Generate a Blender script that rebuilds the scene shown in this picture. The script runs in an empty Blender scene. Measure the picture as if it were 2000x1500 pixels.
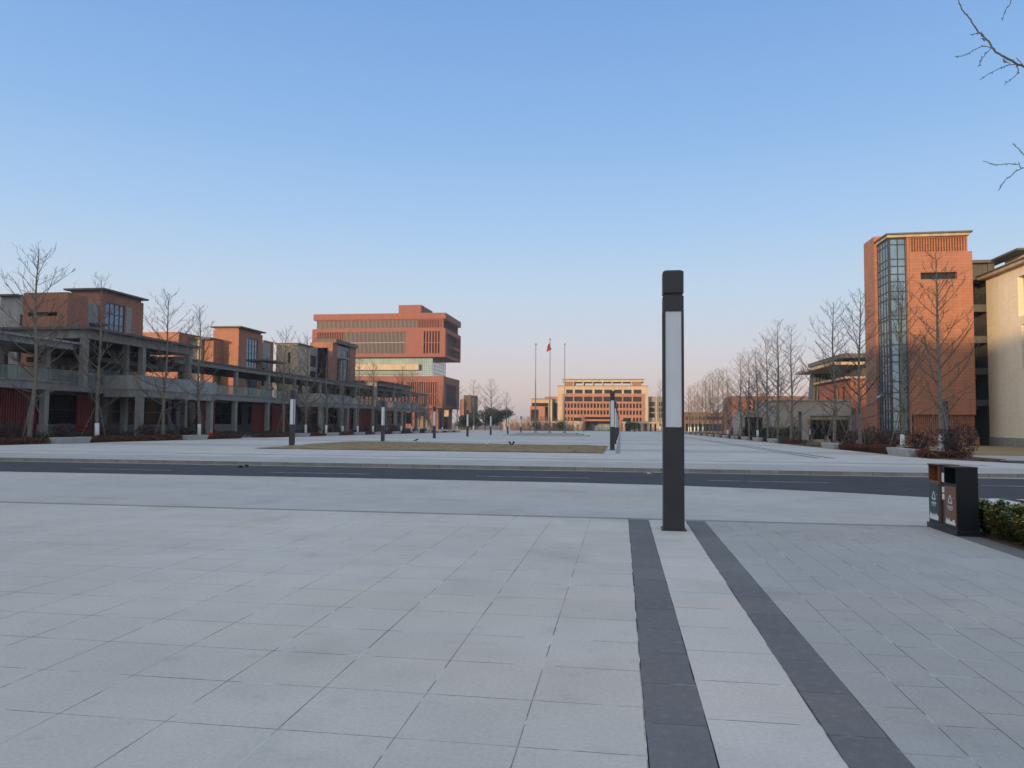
import bpy, bmesh, math, random
from mathutils import Vector, Matrix
R = math.radians
S = bpy.context.scene
COL = S.collection

# ------------------------------------------------------------ camera
F = 1444.0
yaw, pit, rol = R(8.39), R(2.985), R(.458)
f_ = Vector((-math.sin(yaw)*math.cos(pit), math.cos(yaw)*math.cos(pit), math.sin(pit)))
r0 = Vector((math.cos(yaw), math.sin(yaw), 0)); u0 = r0.cross(f_)
r_ = r0*math.cos(rol) + u0*math.sin(rol); u_ = u0*math.cos(rol) - r0*math.sin(rol)
EYE = Vector((0, 0, 1.5))
cam = bpy.data.cameras.new('camera'); cam.lens = 36*F/2000; cam.sensor_width = 36
cam.clip_start = .05; cam.clip_end = 9000
co = bpy.data.objects.new('camera', cam); COL.objects.link(co)
co.matrix_world = Matrix(((r_.x, u_.x, -f_.x, 0), (r_.y, u_.y, -f_.y, 0), (r_.z, u_.z, -f_.z, 1.5), (0, 0, 0, 1)))
S.camera = co
S.view_settings.view_transform = 'Standard'; S.view_settings.look = 'None'
S.view_settings.exposure = 0; S.view_settings.gamma = 1
S.render.resolution_x = 1024; S.render.resolution_y = 768

# ------------------------------------------------------------ sun and sky
SUN_EL, SUN_AZ = R(5.0), R(23)          # sun behind the camera and to its left
sd = Vector((-math.sin(SUN_AZ)*math.cos(SUN_EL), -math.cos(SUN_AZ)*math.cos(SUN_EL), math.sin(SUN_EL)))
sl = bpy.data.lights.new('sun', 'SUN'); sl.energy = 4.9; sl.angle = R(.6); sl.color = (1, .66, .34)
so = bpy.data.objects.new('sun', sl); COL.objects.link(so)
so.rotation_euler = sd.to_track_quat('Z', 'Y').to_euler()
W = bpy.data.worlds.new('World'); S.world = W; W.use_nodes = True
nt = W.node_tree; nt.nodes.clear()
def N(t, ty, **k):
    n = t.nodes.new(ty)
    for a, b in k.items(): setattr(n, a, b)
    return n
out = N(nt, 'ShaderNodeOutputWorld'); bg = N(nt, 'ShaderNodeBackground'); bg.inputs[1].default_value = .1
sky = N(nt, 'ShaderNodeTexSky', sky_type='NISHITA', sun_disc=False, sun_elevation=SUN_EL,
        sun_rotation=math.atan2(sd.x, sd.y), air_density=1.0, dust_density=1.2, ozone_density=2.0)
tc = N(nt, 'ShaderNodeTexCoord'); sx = N(nt, 'ShaderNodeSeparateXYZ'); nt.links.new(tc.outputs['Generated'], sx.inputs[0])
rp = N(nt, 'ShaderNodeValToRGB'); nt.links.new(sx.outputs['Z'], rp.inputs[0])
def lin(c): return tuple(((v/255+.055)/1.055)**2.4 if v > 10 else v/255/12.92 for v in c)
stops = [(0, (222, 198, 190)), (.045, (225, 209, 206)), (.10, (216, 218, 227)), (.17, (199, 220, 241)), (.26, (172, 208, 246)), (.36, (148, 191, 241)), (.52, (122, 168, 228)), (.8, (176, 194, 218)), (1, (196, 206, 222))]
el = rp.color_ramp.elements
while len(el) < len(stops): el.new(.5)
for e, (p, c) in zip(el, stops): e.position = p; e.color = lin(c)+(1,)
sc = N(nt, 'ShaderNodeMixRGB', blend_type='MULTIPLY'); sc.inputs[0].default_value = 1
sc.inputs[2].default_value = (10, 10, 10, 1); nt.links.new(rp.outputs[0], sc.inputs[1])
mx = N(nt, 'ShaderNodeMixRGB'); mx.inputs[0].default_value = .93
nt.links.new(sky.outputs[0], mx.inputs[1]); nt.links.new(sc.outputs[0], mx.inputs[2])
# broad warm glow of the sky round the low sun, behind the camera
dp = N(nt, 'ShaderNodeVectorMath', operation='DOT_PRODUCT'); nt.links.new(tc.outputs['Generated'], dp.inputs[0]); dp.inputs[1].default_value = tuple(sd)
gr = N(nt, 'ShaderNodeMapRange'); gr.inputs[1].default_value = -.35; gr.inputs[2].default_value = 1; nt.links.new(dp.outputs['Value'], gr.inputs[0])
gp = N(nt, 'ShaderNodeMath', operation='POWER'); gp.inputs[1].default_value = 1.6; nt.links.new(gr.outputs[0], gp.inputs[0])
gc = N(nt, 'ShaderNodeMixRGB', blend_type='MULTIPLY'); gc.inputs[0].default_value = 1; gc.inputs[1].default_value = (10.5, 9.4, 6.8, 1); nt.links.new(gp.outputs[0], gc.inputs[2])
ga = N(nt, 'ShaderNodeMixRGB', blend_type='ADD'); ga.inputs[0].default_value = 1; nt.links.new(mx.outputs[0], ga.inputs[1]); nt.links.new(gc.outputs[0], ga.inputs[2])
nt.links.new(ga.outputs[0], bg.inputs[0]); nt.links.new(bg.outputs[0], out.inputs[0])

# ------------------------------------------------------------ measuring: a direction through the lens met with a real plane
SL = .0055
def gz(y): return 0.0 if y < 12 else -SL*(min(y, 420)-12)
def ray(px, py): return f_*F + r_*(px-1000) - u_*(py-750)
def PX(px, py, Y=None, X=None):
    d = ray(px, py); t = Y/d.y if Y is not None else X/d.x
    return EYE + d*t
def xz(px, py, Y): p = PX(px, py, Y=Y); return p.x, p.z
def yz(px, py, X): p = PX(px, py, X=X); return p.y, p.z
def G(px, py):
    d = ray(px, py); t = -1.5/d.z
    if t > 0 and t*d.y <= 12: return EYE + d*t
    return EYE + d*((.066-1.5)/(d.z+SL*d.y))
def c1(x, y): return x*.3, 450+y*.3
def c2(x, y): return 250+x*.23333, 550+y*.23333
def c3(x, y): return 550+x*.21333, 570+y*.21333
def c4(x, y): return 850+x*.225, 640+y*.225
def c5(x, y): return 1250+x*.26658, 500+y*.26667
def c6(x, y): return 1600+x/3, 430+y/3

# ------------------------------------------------------------ materials
def mat(name, c, rough=.8, spec=.3, metal=0, var=.12, scale=3, bump=0, bscale=40, build=None, coat=0):
    m = bpy.data.materials.new(name); m.use_nodes = True; t = m.node_tree
    b = t.nodes['Principled BSDF']; b.inputs['Roughness'].default_value = rough
    b.inputs['Specular IOR Level'].default_value = spec; b.inputs['Metallic'].default_value = metal
    tcn = N(t, 'ShaderNodeTexCoord')
    no = N(t, 'ShaderNodeTexNoise'); no.inputs['Scale'].default_value = scale; no.inputs['Detail'].default_value = 8
    t.links.new(tcn.outputs['Object'], no.inputs['Vector'])
    r = N(t, 'ShaderNodeValToRGB'); r.color_ramp.elements[0].position = .3; r.color_ramp.elements[1].position = .7
    r.color_ramp.elements[0].color = tuple(v*(1-var) for v in c)+(1,); r.color_ramp.elements[1].color = tuple(min(1, v*(1+var)) for v in c)+(1,)
    t.links.new(no.outputs['Fac'], r.inputs[0]); last = r.outputs[0]
    if build: last = build(t, tcn, last, b) or last
    t.links.new(last, b.inputs['Base Color'])
    if bump:
        n2 = N(t, 'ShaderNodeTexNoise'); n2.inputs['Scale'].default_value = bscale; n2.inputs['Detail'].default_value = 4
        t.links.new(tcn.outputs['Object'], n2.inputs['Vector'])
        bp = N(t, 'ShaderNodeBump'); bp.inputs['Strength'].default_value = bump; bp.inputs['Distance'].default_value = .02
        t.links.new(n2.outputs['Fac'], bp.inputs['Height']); t.links.new(bp.outputs[0], b.inputs['Normal'])
    return m
def walltiles(w, h, mort, msz=.012, vary=.1, streak=.88):
    """courses of tiles on any upright wall: u = x+y, v = z"""
    def f(t, tcn, last, b):
        s = N(t, 'ShaderNodeSeparateXYZ'); t.links.new(tcn.outputs['Object'], s.inputs[0])
        a = N(t, 'ShaderNodeMath', operation='ADD'); t.links.new(s.outputs[0], a.inputs[0]); t.links.new(s.outputs[1], a.inputs[1])
        c = N(t, 'ShaderNodeCombineXYZ'); t.links.new(a.outputs[0], c.inputs[0]); t.links.new(s.outputs[2], c.inputs[1])
        k = N(t, 'ShaderNodeTexBrick'); k.inputs['Scale'].default_value = 1; k.inputs['Brick Width'].default_value = w
        k.inputs['Row Height'].default_value = h; k.inputs['Mortar Size'].default_value = msz; k.inputs['Mortar Smooth'].default_value = .2
        k.inputs['Color1'].default_value = (1-vary,)*3+(1,); k.inputs['Color2'].default_value = (1+vary,)*3+(1,); k.inputs['Mortar'].default_value = (mort,)*3+(1,)
        k.offset = .5
        t.links.new(c.outputs[0], k.inputs['Vector'])
        m = N(t, 'ShaderNodeMixRGB', blend_type='MULTIPLY'); m.inputs[0].default_value = 1
        t.links.new(last, m.inputs[1]); t.links.new(k.outputs['Color'], m.inputs[2])
        # rain streaks and grime with a shape of their own
        mp = N(t, 'ShaderNodeMapping'); mp.inputs['Scale'].default_value = (1.1, 1.1, .12); t.links.new(tcn.outputs['Object'], mp.inputs[0])
        n = N(t, 'ShaderNodeTexNoise'); n.inputs['Scale'].default_value = 1.2; n.inputs['Detail'].default_value = 6; t.links.new(mp.outputs[0], n.inputs['Vector'])
        mr = N(t, 'ShaderNodeMapRange'); mr.inputs[1].default_value = .35; mr.inputs[2].default_value = .7; mr.inputs[3].default_value = streak; mr.inputs[4].default_value = 1.03
        t.links.new(n.outputs['Fac'], mr.inputs[0])
        m2 = N(t, 'ShaderNodeMixRGB', blend_type='MULTIPLY'); m2.inputs[0].default_value = 1
        t.links.new(m.outputs[0], m2.inputs[1]); t.links.new(mr.outputs[0], m2.inputs[2])
        return m2.outputs[0]
    return f
def grime(t, tcn, last, b):
    mp = N(t, 'ShaderNodeMapping'); mp.inputs['Scale'].default_value = (1, 1, .15); t.links.new(tcn.outputs['Object'], mp.inputs[0])
    n = N(t, 'ShaderNodeTexNoise'); n.inputs['Scale'].default_value = 1.6; n.inputs['Detail'].default_value = 7; t.links.new(mp.outputs[0], n.inputs['Vector'])
    mr = N(t, 'ShaderNodeMapRange'); mr.inputs[1].default_value = .35; mr.inputs[2].default_value = .7; mr.inputs[3].default_value = .8; mr.inputs[4].default_value = 1.05
    t.links.new(n.outputs['Fac'], mr.inputs[0])
    m2 = N(t, 'ShaderNodeMixRGB', blend_type='MULTIPLY'); m2.inputs[0].default_value = 1
    t.links.new(last, m2.inputs[1]); t.links.new(mr.outputs[0], m2.inputs[2]); return m2.outputs[0]

M = {}
M['brick'] = mat('orange_brick_tile', (.315, .142, .09), .75, build=walltiles(.3, .1, .8, .008), var=.08)
M['brick_big'] = mat('orange_terracotta_panel', (.34, .148, .088), .6, build=walltiles(.9, .3, .66, .016, .07), var=.06)
M['lib'] = mat('red_terracotta', (.225, .080, .057), .7, build=walltiles(1.2, .4, .85, .02, .06), var=.07)
M['drum'] = mat('red_wall_tile', (.31, .112, .07), .7, build=walltiles(.6, .2, .8, .01), var=.08)
M['beige'] = mat('beige_stone_tile', (.46, .37, .26), .75, build=walltiles(.6, .2, .82, .01, .07), var=.07)
M['beige_plain'] = mat('beige_render', (.46, .36, .25), .8, var=.1, build=grime)
M['cream'] = mat('cream_stone_tile', (.78, .69, .54), .75, build=walltiles(.6, .2, .86, .01, .04, .96), var=.03)
M['hall'] = mat('greyish_stone_tile', (.37, .335, .29), .75, build=walltiles(.6, .3, .85, .01, .05), var=.06)
M['shadebrick'] = mat('shade_toned_brick', (.19, .10, .078), .8, build=walltiles(.3, .1, .8, .008), var=.08)  # brick colour darkened to paint in the shade on the far blocks
M['screen'] = mat('aluminium_screen', (.24, .195, .19), .6)
M['worn'] = mat('worn_road_paint', (.26, .26, .265), .8, .2, var=.5, scale=7)
M['grey'] = mat('grey_render', (.25, .245, .225), .85, var=.12, build=grime)
M['grey2'] = mat('pale_grey_render', (.29, .29, .28), .85, var=.1, build=grime)
M['slab'] = mat('dark_grey_roof', (.11, .11, .107), .7, build=grime)
M['darkmetal'] = mat('dark_frame', (.03, .034, .038), .4, .5, .3)
M['louvre'] = mat('dark_red_louvre', (.17, .032, .03), .55)
M['glass'] = mat('dark_window_glass', (.014, .017, .02), .06, .22, var=.3, scale=.4)
M['curtain'] = mat('curtain_glass', (.13, .20, .28), .04, .6, .42, var=.25, scale=.5)
M['teal'] = mat('pale_green_glass', (.26, .40, .46), .9, 0, 0, var=.25, scale=.25)
M['paleglass'] = mat('pale_reflecting_glass', (.5, .58, .56), .12, .5, .7, var=.15, scale=.3)
M['shadewall'] = mat('shade_toned_wall', (.12, .075, .06), .8, build=grime)  # darker brown paints the shaded side of the small block
M['umber'] = mat('dark_umber_panel', (.055, .038, .036), .7)
M['black'] = mat('dark_interior', (.012, .012, .014), .9, .1)
M['lampbody'] = mat('charcoal_powder_coat', (.036, .036, .041), .45, .4, .1, var=.1, bump=.15, bscale=300)
M['diffuser'] = mat('frosted_panel', (.60, .62, .66), .22, .5, var=.04, scale=2)
M['bark'] = mat('grey_bark', (.17, .15, .125), .9, .1, var=.35, scale=9, bump=.6, bscale=30)
M['twig'] = mat('twig_bark', (.125, .105, .09), .9, .1, var=.25, scale=3)
M['twigfar'] = mat('pale_twig_bark', (.19, .13, .10), .9, .1, var=.25, scale=3)
M['limewash'] = mat('white_limewash', (.62, .63, .64), .85, .1, var=.1, scale=12)
M['stake'] = mat('weathered_pole', (.16, .13, .11), .85, .1, var=.3, scale=6)
M['concrete'] = mat('pale_concrete', (.36, .35, .335), .85, .2, var=.12, scale=4, bump=.2, bscale=60)
M['kerb'] = mat('kerb_stone', (.225, .21, .195), .85, .2, var=.14, scale=2, build=walltiles(1.0, .9, .5, .012, .12))
M['soil'] = mat('dry_soil', (.11, .085, .062), .95, .1, var=.4, scale=3, bump=.8, bscale=12)
M['drygrass'] = mat('dry_lawn', (.25, .19, .115), .95, .1, var=.3, scale=1.4, bump=.8, bscale=40)
M['white'] = mat('road_paint', (.55, .56, .56), .7, .2, var=.18, scale=4)
M['pole'] = mat('steel_flagpole', (.24, .24, .25), .45, .5, .3, var=.05)
M['flag'] = mat('red_cloth', (.36, .028, .03), .8, .1, var=.15, scale=2)
M['redhedge'] = mat('dark_red_leaves', (.085, .034, .024), .8, .15, var=.6, scale=5)
M['brownhedge'] = mat('brown_hedge_leaves', (.12, .048, .03), .8, .15, var=.6, scale=4)
M['dkshrub'] = mat('dark_purple_leaves', (.05, .028, .03), .8, .15, var=.5, scale=5)
M['dkgreen'] = mat('dark_green_leaves', (.028, .042, .022), .7, .2, var=.5, scale=5)
M['green'] = mat('green_shrub_leaves', (.075, .115, .035), .55, .3, var=.55, scale=7)
M['yellow'] = mat('yellow_leaves', (.42, .30, .05), .6, .25, var=.4, scale=9)
M['rust'] = mat('rusty_leaves', (.16, .06, .03), .7, .2, var=.5, scale=9)
M['binblack'] = mat('black_steel_panel', (.016, .019, .025), .28, .5, .2, var=.2, scale=2)
M['binbrown'] = mat('brown_steel_door', (.20, .09, .055), .4, .4, .1, var=.1)
M['bingreen'] = mat('dark_green_steel_door', (.032, .072, .075), .4, .4, .1, var=.1)
M['binorange'] = mat('orange_inner_panel', (.40, .15, .02), .5, .3, var=.15)
M['print'] = mat('white_print', (.7, .7, .7), .6, .2, var=.02)
M['red'] = mat('red_paint', (.5, .03, .02), .4, .5, var=.1)
M['skin'] = mat('skin', (.35, .2, .14), .6)
M['coatw'] = mat('pale_coat', (.5, .5, .52), .8)
M['coatd'] = mat('dark_coat', (.03, .03, .04), .8)
M['litter'] = mat('white_litter', (.7, .7, .68), .7)
M['railglass'] = None
def railglass():
    m = bpy.data.materials.new('green_rail_glass'); m.use_nodes = True; t = m.node_tree; b = t.nodes['Principled BSDF']
    b.inputs['Base Color'].default_value = (.20, .27, .25, 1); b.inputs['Roughness'].default_value = .05; b.inputs['Alpha'].default_value = .42
    return m
M['railglass'] = railglass()

def groundmat(name, c, w, h, offset, thin, rot=False, pat=(.975, 1.02), jdark=(.06, .055, .05), jlight=(.55, .55, .53), speck=.12, jmix=1.0, bands=0, loc=(-.12, 0, 0), dust=0):
    m = bpy.data.materials.new(name); m.use_nodes = True; t = m.node_tree; b = t.nodes['Principled BSDF']
    b.inputs['Roughness'].default_value = .78; b.inputs['Specular IOR Level'].default_value = .35
    tcn = N(t, 'ShaderNodeTexCoord'); L = t.links.new
    mp = N(t, 'ShaderNodeMapping'); L(tcn.outputs['Object'], mp.inputs[0])
    if rot: mp.inputs['Rotation'].default_value = (0, 0, R(90))
    mp.inputs['Location'].default_value = loc
    # a slight wobble so joints are not ruler-straight
    wn = N(t, 'ShaderNodeTexNoise'); wn.inputs['Scale'].default_value = 1.7; wn.inputs['Detail'].default_value = 3; L(tcn.outputs['Object'], wn.inputs['Vector'])
    ws = N(t, 'ShaderNodeVectorMath', operation='MULTIPLY_ADD'); L(wn.outputs['Color'], ws.inputs[0]); ws.inputs[1].default_value = (.006, .006, 0); L(mp.outputs[0], ws.inputs[2])
    k = N(t, 'ShaderNodeTexBrick'); k.inputs['Scale'].default_value = 1; k.inputs['Brick Width'].default_value = w; k.inputs['Row Height'].default_value = h
    k.inputs['Mortar Size'].default_value = thin; k.inputs['Mortar Smooth'].default_value = .3; k.offset = offset
    k.inputs['Color1'].default_value = (pat[0],)*3+(1,); k.inputs['Color2'].default_value = (pat[1],)*3+(1,); k.inputs['Mortar'].default_value = (1, 1, 1, 1)
    L(ws.outputs[0], k.inputs['Vector'])
    def noise(sc_, det=5, mpn=None):
        n = N(t, 'ShaderNodeTexNoise'); n.inputs['Scale'].default_value = sc_; n.inputs['Detail'].default_value = det
        L((mpn or tcn).outputs[0 if mpn else 'Object'], n.inputs['Vector']); return n
    def rng(src, a, b_, lo, hi):
        mr = N(t, 'ShaderNodeMapRange'); mr.inputs[1].default_value = a; mr.inputs[2].default_value = b_; mr.inputs[3].default_value = lo; mr.inputs[4].default_value = hi
        L(src, mr.inputs[0]); return mr.outputs[0]
    def mul(a, b_):
        q = N(t, 'ShaderNodeMixRGB', blend_type='MULTIPLY'); q.inputs[0].default_value = 1
        for s, v in ((1, a), (2, b_)):
            if hasattr(v, 'is_linked'): L(v, q.inputs[s])
            else: q.inputs[s].default_value = v
        return q.outputs[0]
    base = mul(c+(1,), k.outputs['Color'])
    sp = noise(160, 2); base = mul(base, rng(sp.outputs['Fac'], .3, .7, 1-speck, 1+speck))
    sp2 = noise(38, 6); base = mul(base, rng(sp2.outputs['Fac'], .35, .65, 1-speck*.5, 1+speck*.4))
    # weathering patches
    big = noise(.35, 7); base = mul(base, rng(big.outputs['Fac'], .3, .7, .90, 1.07))
    mid = noise(1.9, 7); base = mul(base, rng(mid.outputs['Fac'], .35, .7, .955, 1.03))
    # stains and dust
    st_ = noise(.8, 9); base = mul(base, rng(st_.outputs['Fac'], .55, .72, 1, .86))
    st2 = noise(4.5, 8); base = mul(base, rng(st2.outputs['Fac'], .60, .74, 1, .90))
    if dust:
        du = noise(16, 9); dm = N(t, 'ShaderNodeMixRGB'); L(rng(du.outputs['Fac'],   .5, .8, 0, .22), dm.inputs[0]); L(base, dm.inputs[1]); dm.inputs[2].default_value = (.34, .335, .32, 1); base = dm.outputs[0]
    # warm streaks of low sun painted into the paving colour
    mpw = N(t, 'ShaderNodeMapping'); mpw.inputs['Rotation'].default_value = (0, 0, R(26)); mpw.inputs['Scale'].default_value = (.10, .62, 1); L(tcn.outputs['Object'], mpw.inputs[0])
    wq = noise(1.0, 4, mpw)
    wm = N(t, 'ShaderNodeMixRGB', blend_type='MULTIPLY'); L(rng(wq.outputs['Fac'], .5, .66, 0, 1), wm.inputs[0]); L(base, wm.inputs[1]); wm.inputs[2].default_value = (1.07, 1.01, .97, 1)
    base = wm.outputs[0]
    if bands:
        s = N(t, 'ShaderNodeSeparateXYZ'); L(tcn.outputs['Object'], s.inputs[0])
        pw = N(t, 'ShaderNodeMath', operation='PINGPONG'); L(s.outputs[1], pw.inputs[0]); pw.inputs[1].default_value = bands
        base = mul(base, rng(pw.outputs[0], bands*.72, bands*.74, 1, .80))
    # joints: dark in places, chalky in places, filled elsewhere
    jn = noise(2.6, 6); jn2 = noise(1.3, 5)
    jc = N(t, 'ShaderNodeMixRGB'); L(rng(jn.outputs['Fac'], .53, .60, 0, 1), jc.inputs[0]); jc.inputs[1].default_value = jdark+(1,); jc.inputs[2].default_value = jlight+(1,)
    jv = rng(jn2.outputs['Fac'], .34, .58, .28, 1)
    jf = N(t, 'ShaderNodeMath', operation='MULTIPLY'); L(k.outputs['Fac'], jf.inputs[0]); L(jv, jf.inputs[1])
    jg = N(t, 'ShaderNodeMath', operation='MULTIPLY'); L(jf.outputs[0], jg.inputs[0]); jg.inputs[1].default_value = jmix
    fm = N(t, 'ShaderNodeMixRGB'); L(jg.outputs[0], fm.inputs[0]); L(base, fm.inputs[1]); L(jc.outputs[0], fm.inputs[2])
    # small dark spots: gum and grit
    vo = N(t, 'ShaderNodeTexVoronoi'); vo.inputs['Scale'].default_value = .9; L(tcn.outputs['Object'], vo.inputs['Vector'])
    gm = N(t, 'ShaderNodeMixRGB'); L(rng(vo.outputs['Distance'], .014, .022, .75, 0), gm.inputs[0]); L(fm.outputs[0], gm.inputs[1]); gm.inputs[2].default_value = (.06, .055, .055, 1)
    L(gm.outputs[0], b.inputs['Base Color'])
    bp = N(t, 'ShaderNodeBump'); bp.inputs['Strength'].default_value = .5; bp.inputs['Distance'].default_value = .004; bp.invert = True
    L(k.outputs['Fac'], bp.inputs['Height']); L(bp.outputs[0], b.inputs['Normal'])
    return m
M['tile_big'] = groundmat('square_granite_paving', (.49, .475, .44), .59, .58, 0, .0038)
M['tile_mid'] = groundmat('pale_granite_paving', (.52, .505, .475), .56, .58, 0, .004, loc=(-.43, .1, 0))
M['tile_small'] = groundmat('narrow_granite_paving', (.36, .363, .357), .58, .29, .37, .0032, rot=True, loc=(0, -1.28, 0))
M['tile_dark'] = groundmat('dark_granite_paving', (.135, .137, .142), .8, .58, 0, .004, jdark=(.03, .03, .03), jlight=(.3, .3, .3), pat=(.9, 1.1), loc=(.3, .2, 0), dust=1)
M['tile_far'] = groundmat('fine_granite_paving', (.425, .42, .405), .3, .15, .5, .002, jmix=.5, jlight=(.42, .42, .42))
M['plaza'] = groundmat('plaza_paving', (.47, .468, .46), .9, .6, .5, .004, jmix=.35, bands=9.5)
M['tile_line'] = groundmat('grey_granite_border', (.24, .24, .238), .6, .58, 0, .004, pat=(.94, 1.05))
M['asphalt'] = mat('asphalt', (.050, .053, .062), .85, .25, var=.16, scale=1.3, bump=.4, bscale=90)
M['earth'] = mat('dry_ground', (.15, .125, .09), .95, .1, var=.3, scale=.05)

# ------------------------------------------------------------ mesh builder
class MB:
    def __init__(s): s.v = []; s.f = []; s.m = []; s.mi = 0
    def quad(s, *p):
        n = len(s.v); s.v += [tuple(q) for q in p]; s.f.append(tuple(range(n, n+len(p)))); s.m.append(s.mi)
    def box(s, x0, x1, y0, y1, z0, z1):
        n = len(s.v); s.v += [(x, y, z) for z in (z0, z1) for x, y in ((x0, y0), (x1, y0), (x1, y1), (x0, y1))]
        for a in ((0, 3, 2, 1), (4, 5, 6, 7), (0, 1, 5, 4), (1, 2, 6, 5), (2, 3, 7, 6), (3, 0, 4, 7)): s.f.append(tuple(n+i for i in a)); s.m.append(s.mi)
        return s
    def prism(s, poly, z0, z1, top=None):
        n = len(s.v); k = len(poly); tp = top or poly
        a = z0 if callable(z0) else (lambda x, y: z0); b = z1 if callable(z1) else (lambda x, y: z1)
        s.v += [(x, y, a(x, y)) for x, y in poly] + [(x, y, b(x, y)) for x, y in tp]
        s.f.append(tuple(n+i for i in reversed(range(k)))); s.m.append(s.mi); s.f.append(tuple(n+k+i for i in range(k))); s.m.append(s.mi)
        for i in range(k): j = (i+1) % k; s.f.append((n+i, n+j, n+k+j, n+k+i)); s.m.append(s.mi)
        return s
    def obox(s, c, U, V, Wv):
        """box centred at c with half-vectors"""
        n = len(s.v); c = Vector(c)
        s.v += [tuple(c+U*a+V*b+Wv*d) for d in (-1, 1) for a, b in ((-1, -1), (1, -1), (1, 1), (-1, 1))]
        for a in ((0, 3, 2, 1), (4, 5, 6, 7), (0, 1, 5, 4), (1, 2, 6, 5), (2, 3, 7, 6), (3, 0, 4, 7)): s.f.append(tuple(n+i for i in a)); s.m.append(s.mi)
        return s
    def tube(s, pts, rad, n=6, cap=True):
        pts = [Vector(p) for p in pts]; rad = rad if isinstance(rad, (list, tuple)) else [rad]*len(pts)
        b0 = len(s.v); up = None
        for i, p in enumerate(pts):
            d = (pts[min(i+1, len(pts)-1)]-pts[max(i-1, 0)]).normalized()
            if up is None: up = d.orthogonal().normalized()
            a = (up - d*up.dot(d))
            a = a.normalized() if a.length > 1e-6 else d.orthogonal().normalized()
            up = a; b = d.cross(a)
            for k in range(n):
                t = 2*math.pi*k/n; s.v.append(tuple(p+(a*math.cos(t)+b*math.sin(t))*rad[i]))
        for i in range(len(pts)-1):
            for k in range(n):
                q = (k+1) % n; s.f.append((b0+i*n+k, b0+i*n+q, b0+(i+1)*n+q, b0+(i+1)*n+k)); s.m.append(s.mi)
        if cap:
            s.f.append(tuple(b0+k for k in reversed(range(n)))); s.m.append(s.mi)
            e = b0+(len(pts)-1)*n; s.f.append(tuple(e+k for k in range(n))); s.m.append(s.mi)
        return s
    def lathe(s, c, prof, n=16):
        b0 = len(s.v); c = Vector(c)
        for r, z in prof:
            for k in range(n): t = 2*math.pi*k/n; s.v.append((c.x+r*math.cos(t), c.y+r*math.sin(t), c.z+z))
        for i in range(len(prof)-1):
            for k in range(n): q = (k+1) % n; s.f.append((b0+i*n+k, b0+i*n+q, b0+(i+1)*n+q, b0+(i+1)*n+k)); s.m.append(s.mi)
        s.f.append(tuple(b0+k for k in reversed(range(n)))); s.m.append(s.mi)
        e = b0+(len(prof)-1)*n; s.f.append(tuple(e+k for k in range(n))); s.m.append(s.mi)
        return s
    def mesh(s, name, ms, org=(0, 0, 0), smooth=False):
        me = bpy.data.meshes.new(name); o = Vector(org)
        me.from_pydata([tuple(Vector(v)-o) for v in s.v], [], s.f)
        for m in (ms if isinstance(ms, (list, tuple)) else [ms]): me.materials.append(m)
        if isinstance(ms, (list, tuple)): me.polygons.foreach_set('material_index', s.m)
        if smooth: me.polygons.foreach_set('use_smooth', [True]*len(me.polygons))
        me.update(); return me
    def build(s, name, m, parent=None, smooth=False, bevel=0):
        org = root_loc(parent) if parent else (0, 0, 0)
        o = bpy.data.objects.new(name, s.mesh(name, m, org, smooth)); COL.objects.link(o)
        if parent: o.parent = parent
        if bevel:
            b = o.modifiers.new('b', 'BEVEL'); b.width = bevel; b.segments = 2; b.limit_method = 'ANGLE'
        return o
def root_loc(o):
    while o.parent: o = o.parent
    return Vector(o.location)
def tag(o, label, cat, group=None, kind=None):
    if label: o['label'] = label
    if cat: o['category'] = cat
    if group: o['group'] = group
    if kind: o['kind'] = kind
    return o
def thing(name, label, cat, loc=(0, 0, 0), group=None):
    o = bpy.data.objects.new(name, None); o.location = loc; o.empty_display_size = .2; COL.objects.link(o)
    return tag(o, label, cat, group)
def struct(name, mb, m):
    o = mb.build(name, m); o['kind'] = 'structure'; return o
def copy_tree(o, parent=None):
    c = o.copy(); COL.objects.link(c); c.parent = parent
    for ch in [x for x in COL.objects if x.parent == o]: copy_tree(ch, c)
    return c
KIDS = {}
def dup(proto, loc, rz, sc_, label, group=None):
    kids = KIDS.get(proto)
    if kids is None:
        kids = KIDS[proto] = [(x, [y for y in COL.objects if y.parent == x]) for x in COL.objects if x.parent == proto]
    r = proto.copy(); COL.objects.link(r); r.location = loc; r.rotation_euler = (0, 0, rz); r.scale = (sc_,)*3 if not isinstance(sc_, tuple) else sc_
    r['label'] = label
    if group: r['group'] = group
    for ch, g in kids:
        c = ch.copy(); COL.objects.link(c); c.parent = r
        for s in g: d = s.copy(); COL.objects.link(d); d.parent = c
    return r
ORD = ['first', 'second', 'third', 'fourth', 'fifth', 'sixth', 'seventh', 'eighth', 'ninth', 'tenth', 'eleventh', 'twelfth', 'thirteenth', 'fourteenth', 'fifteenth', 'sixteenth', 'seventeenth', 'eighteenth', 'nineteenth', 'twentieth',
       'twenty-first', 'twenty-second', 'twenty-third', 'twenty-fourth', 'twenty-fifth', 'twenty-sixth', 'twenty-seventh', 'twenty-eighth', 'twenty-ninth', 'thirtieth']

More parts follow.
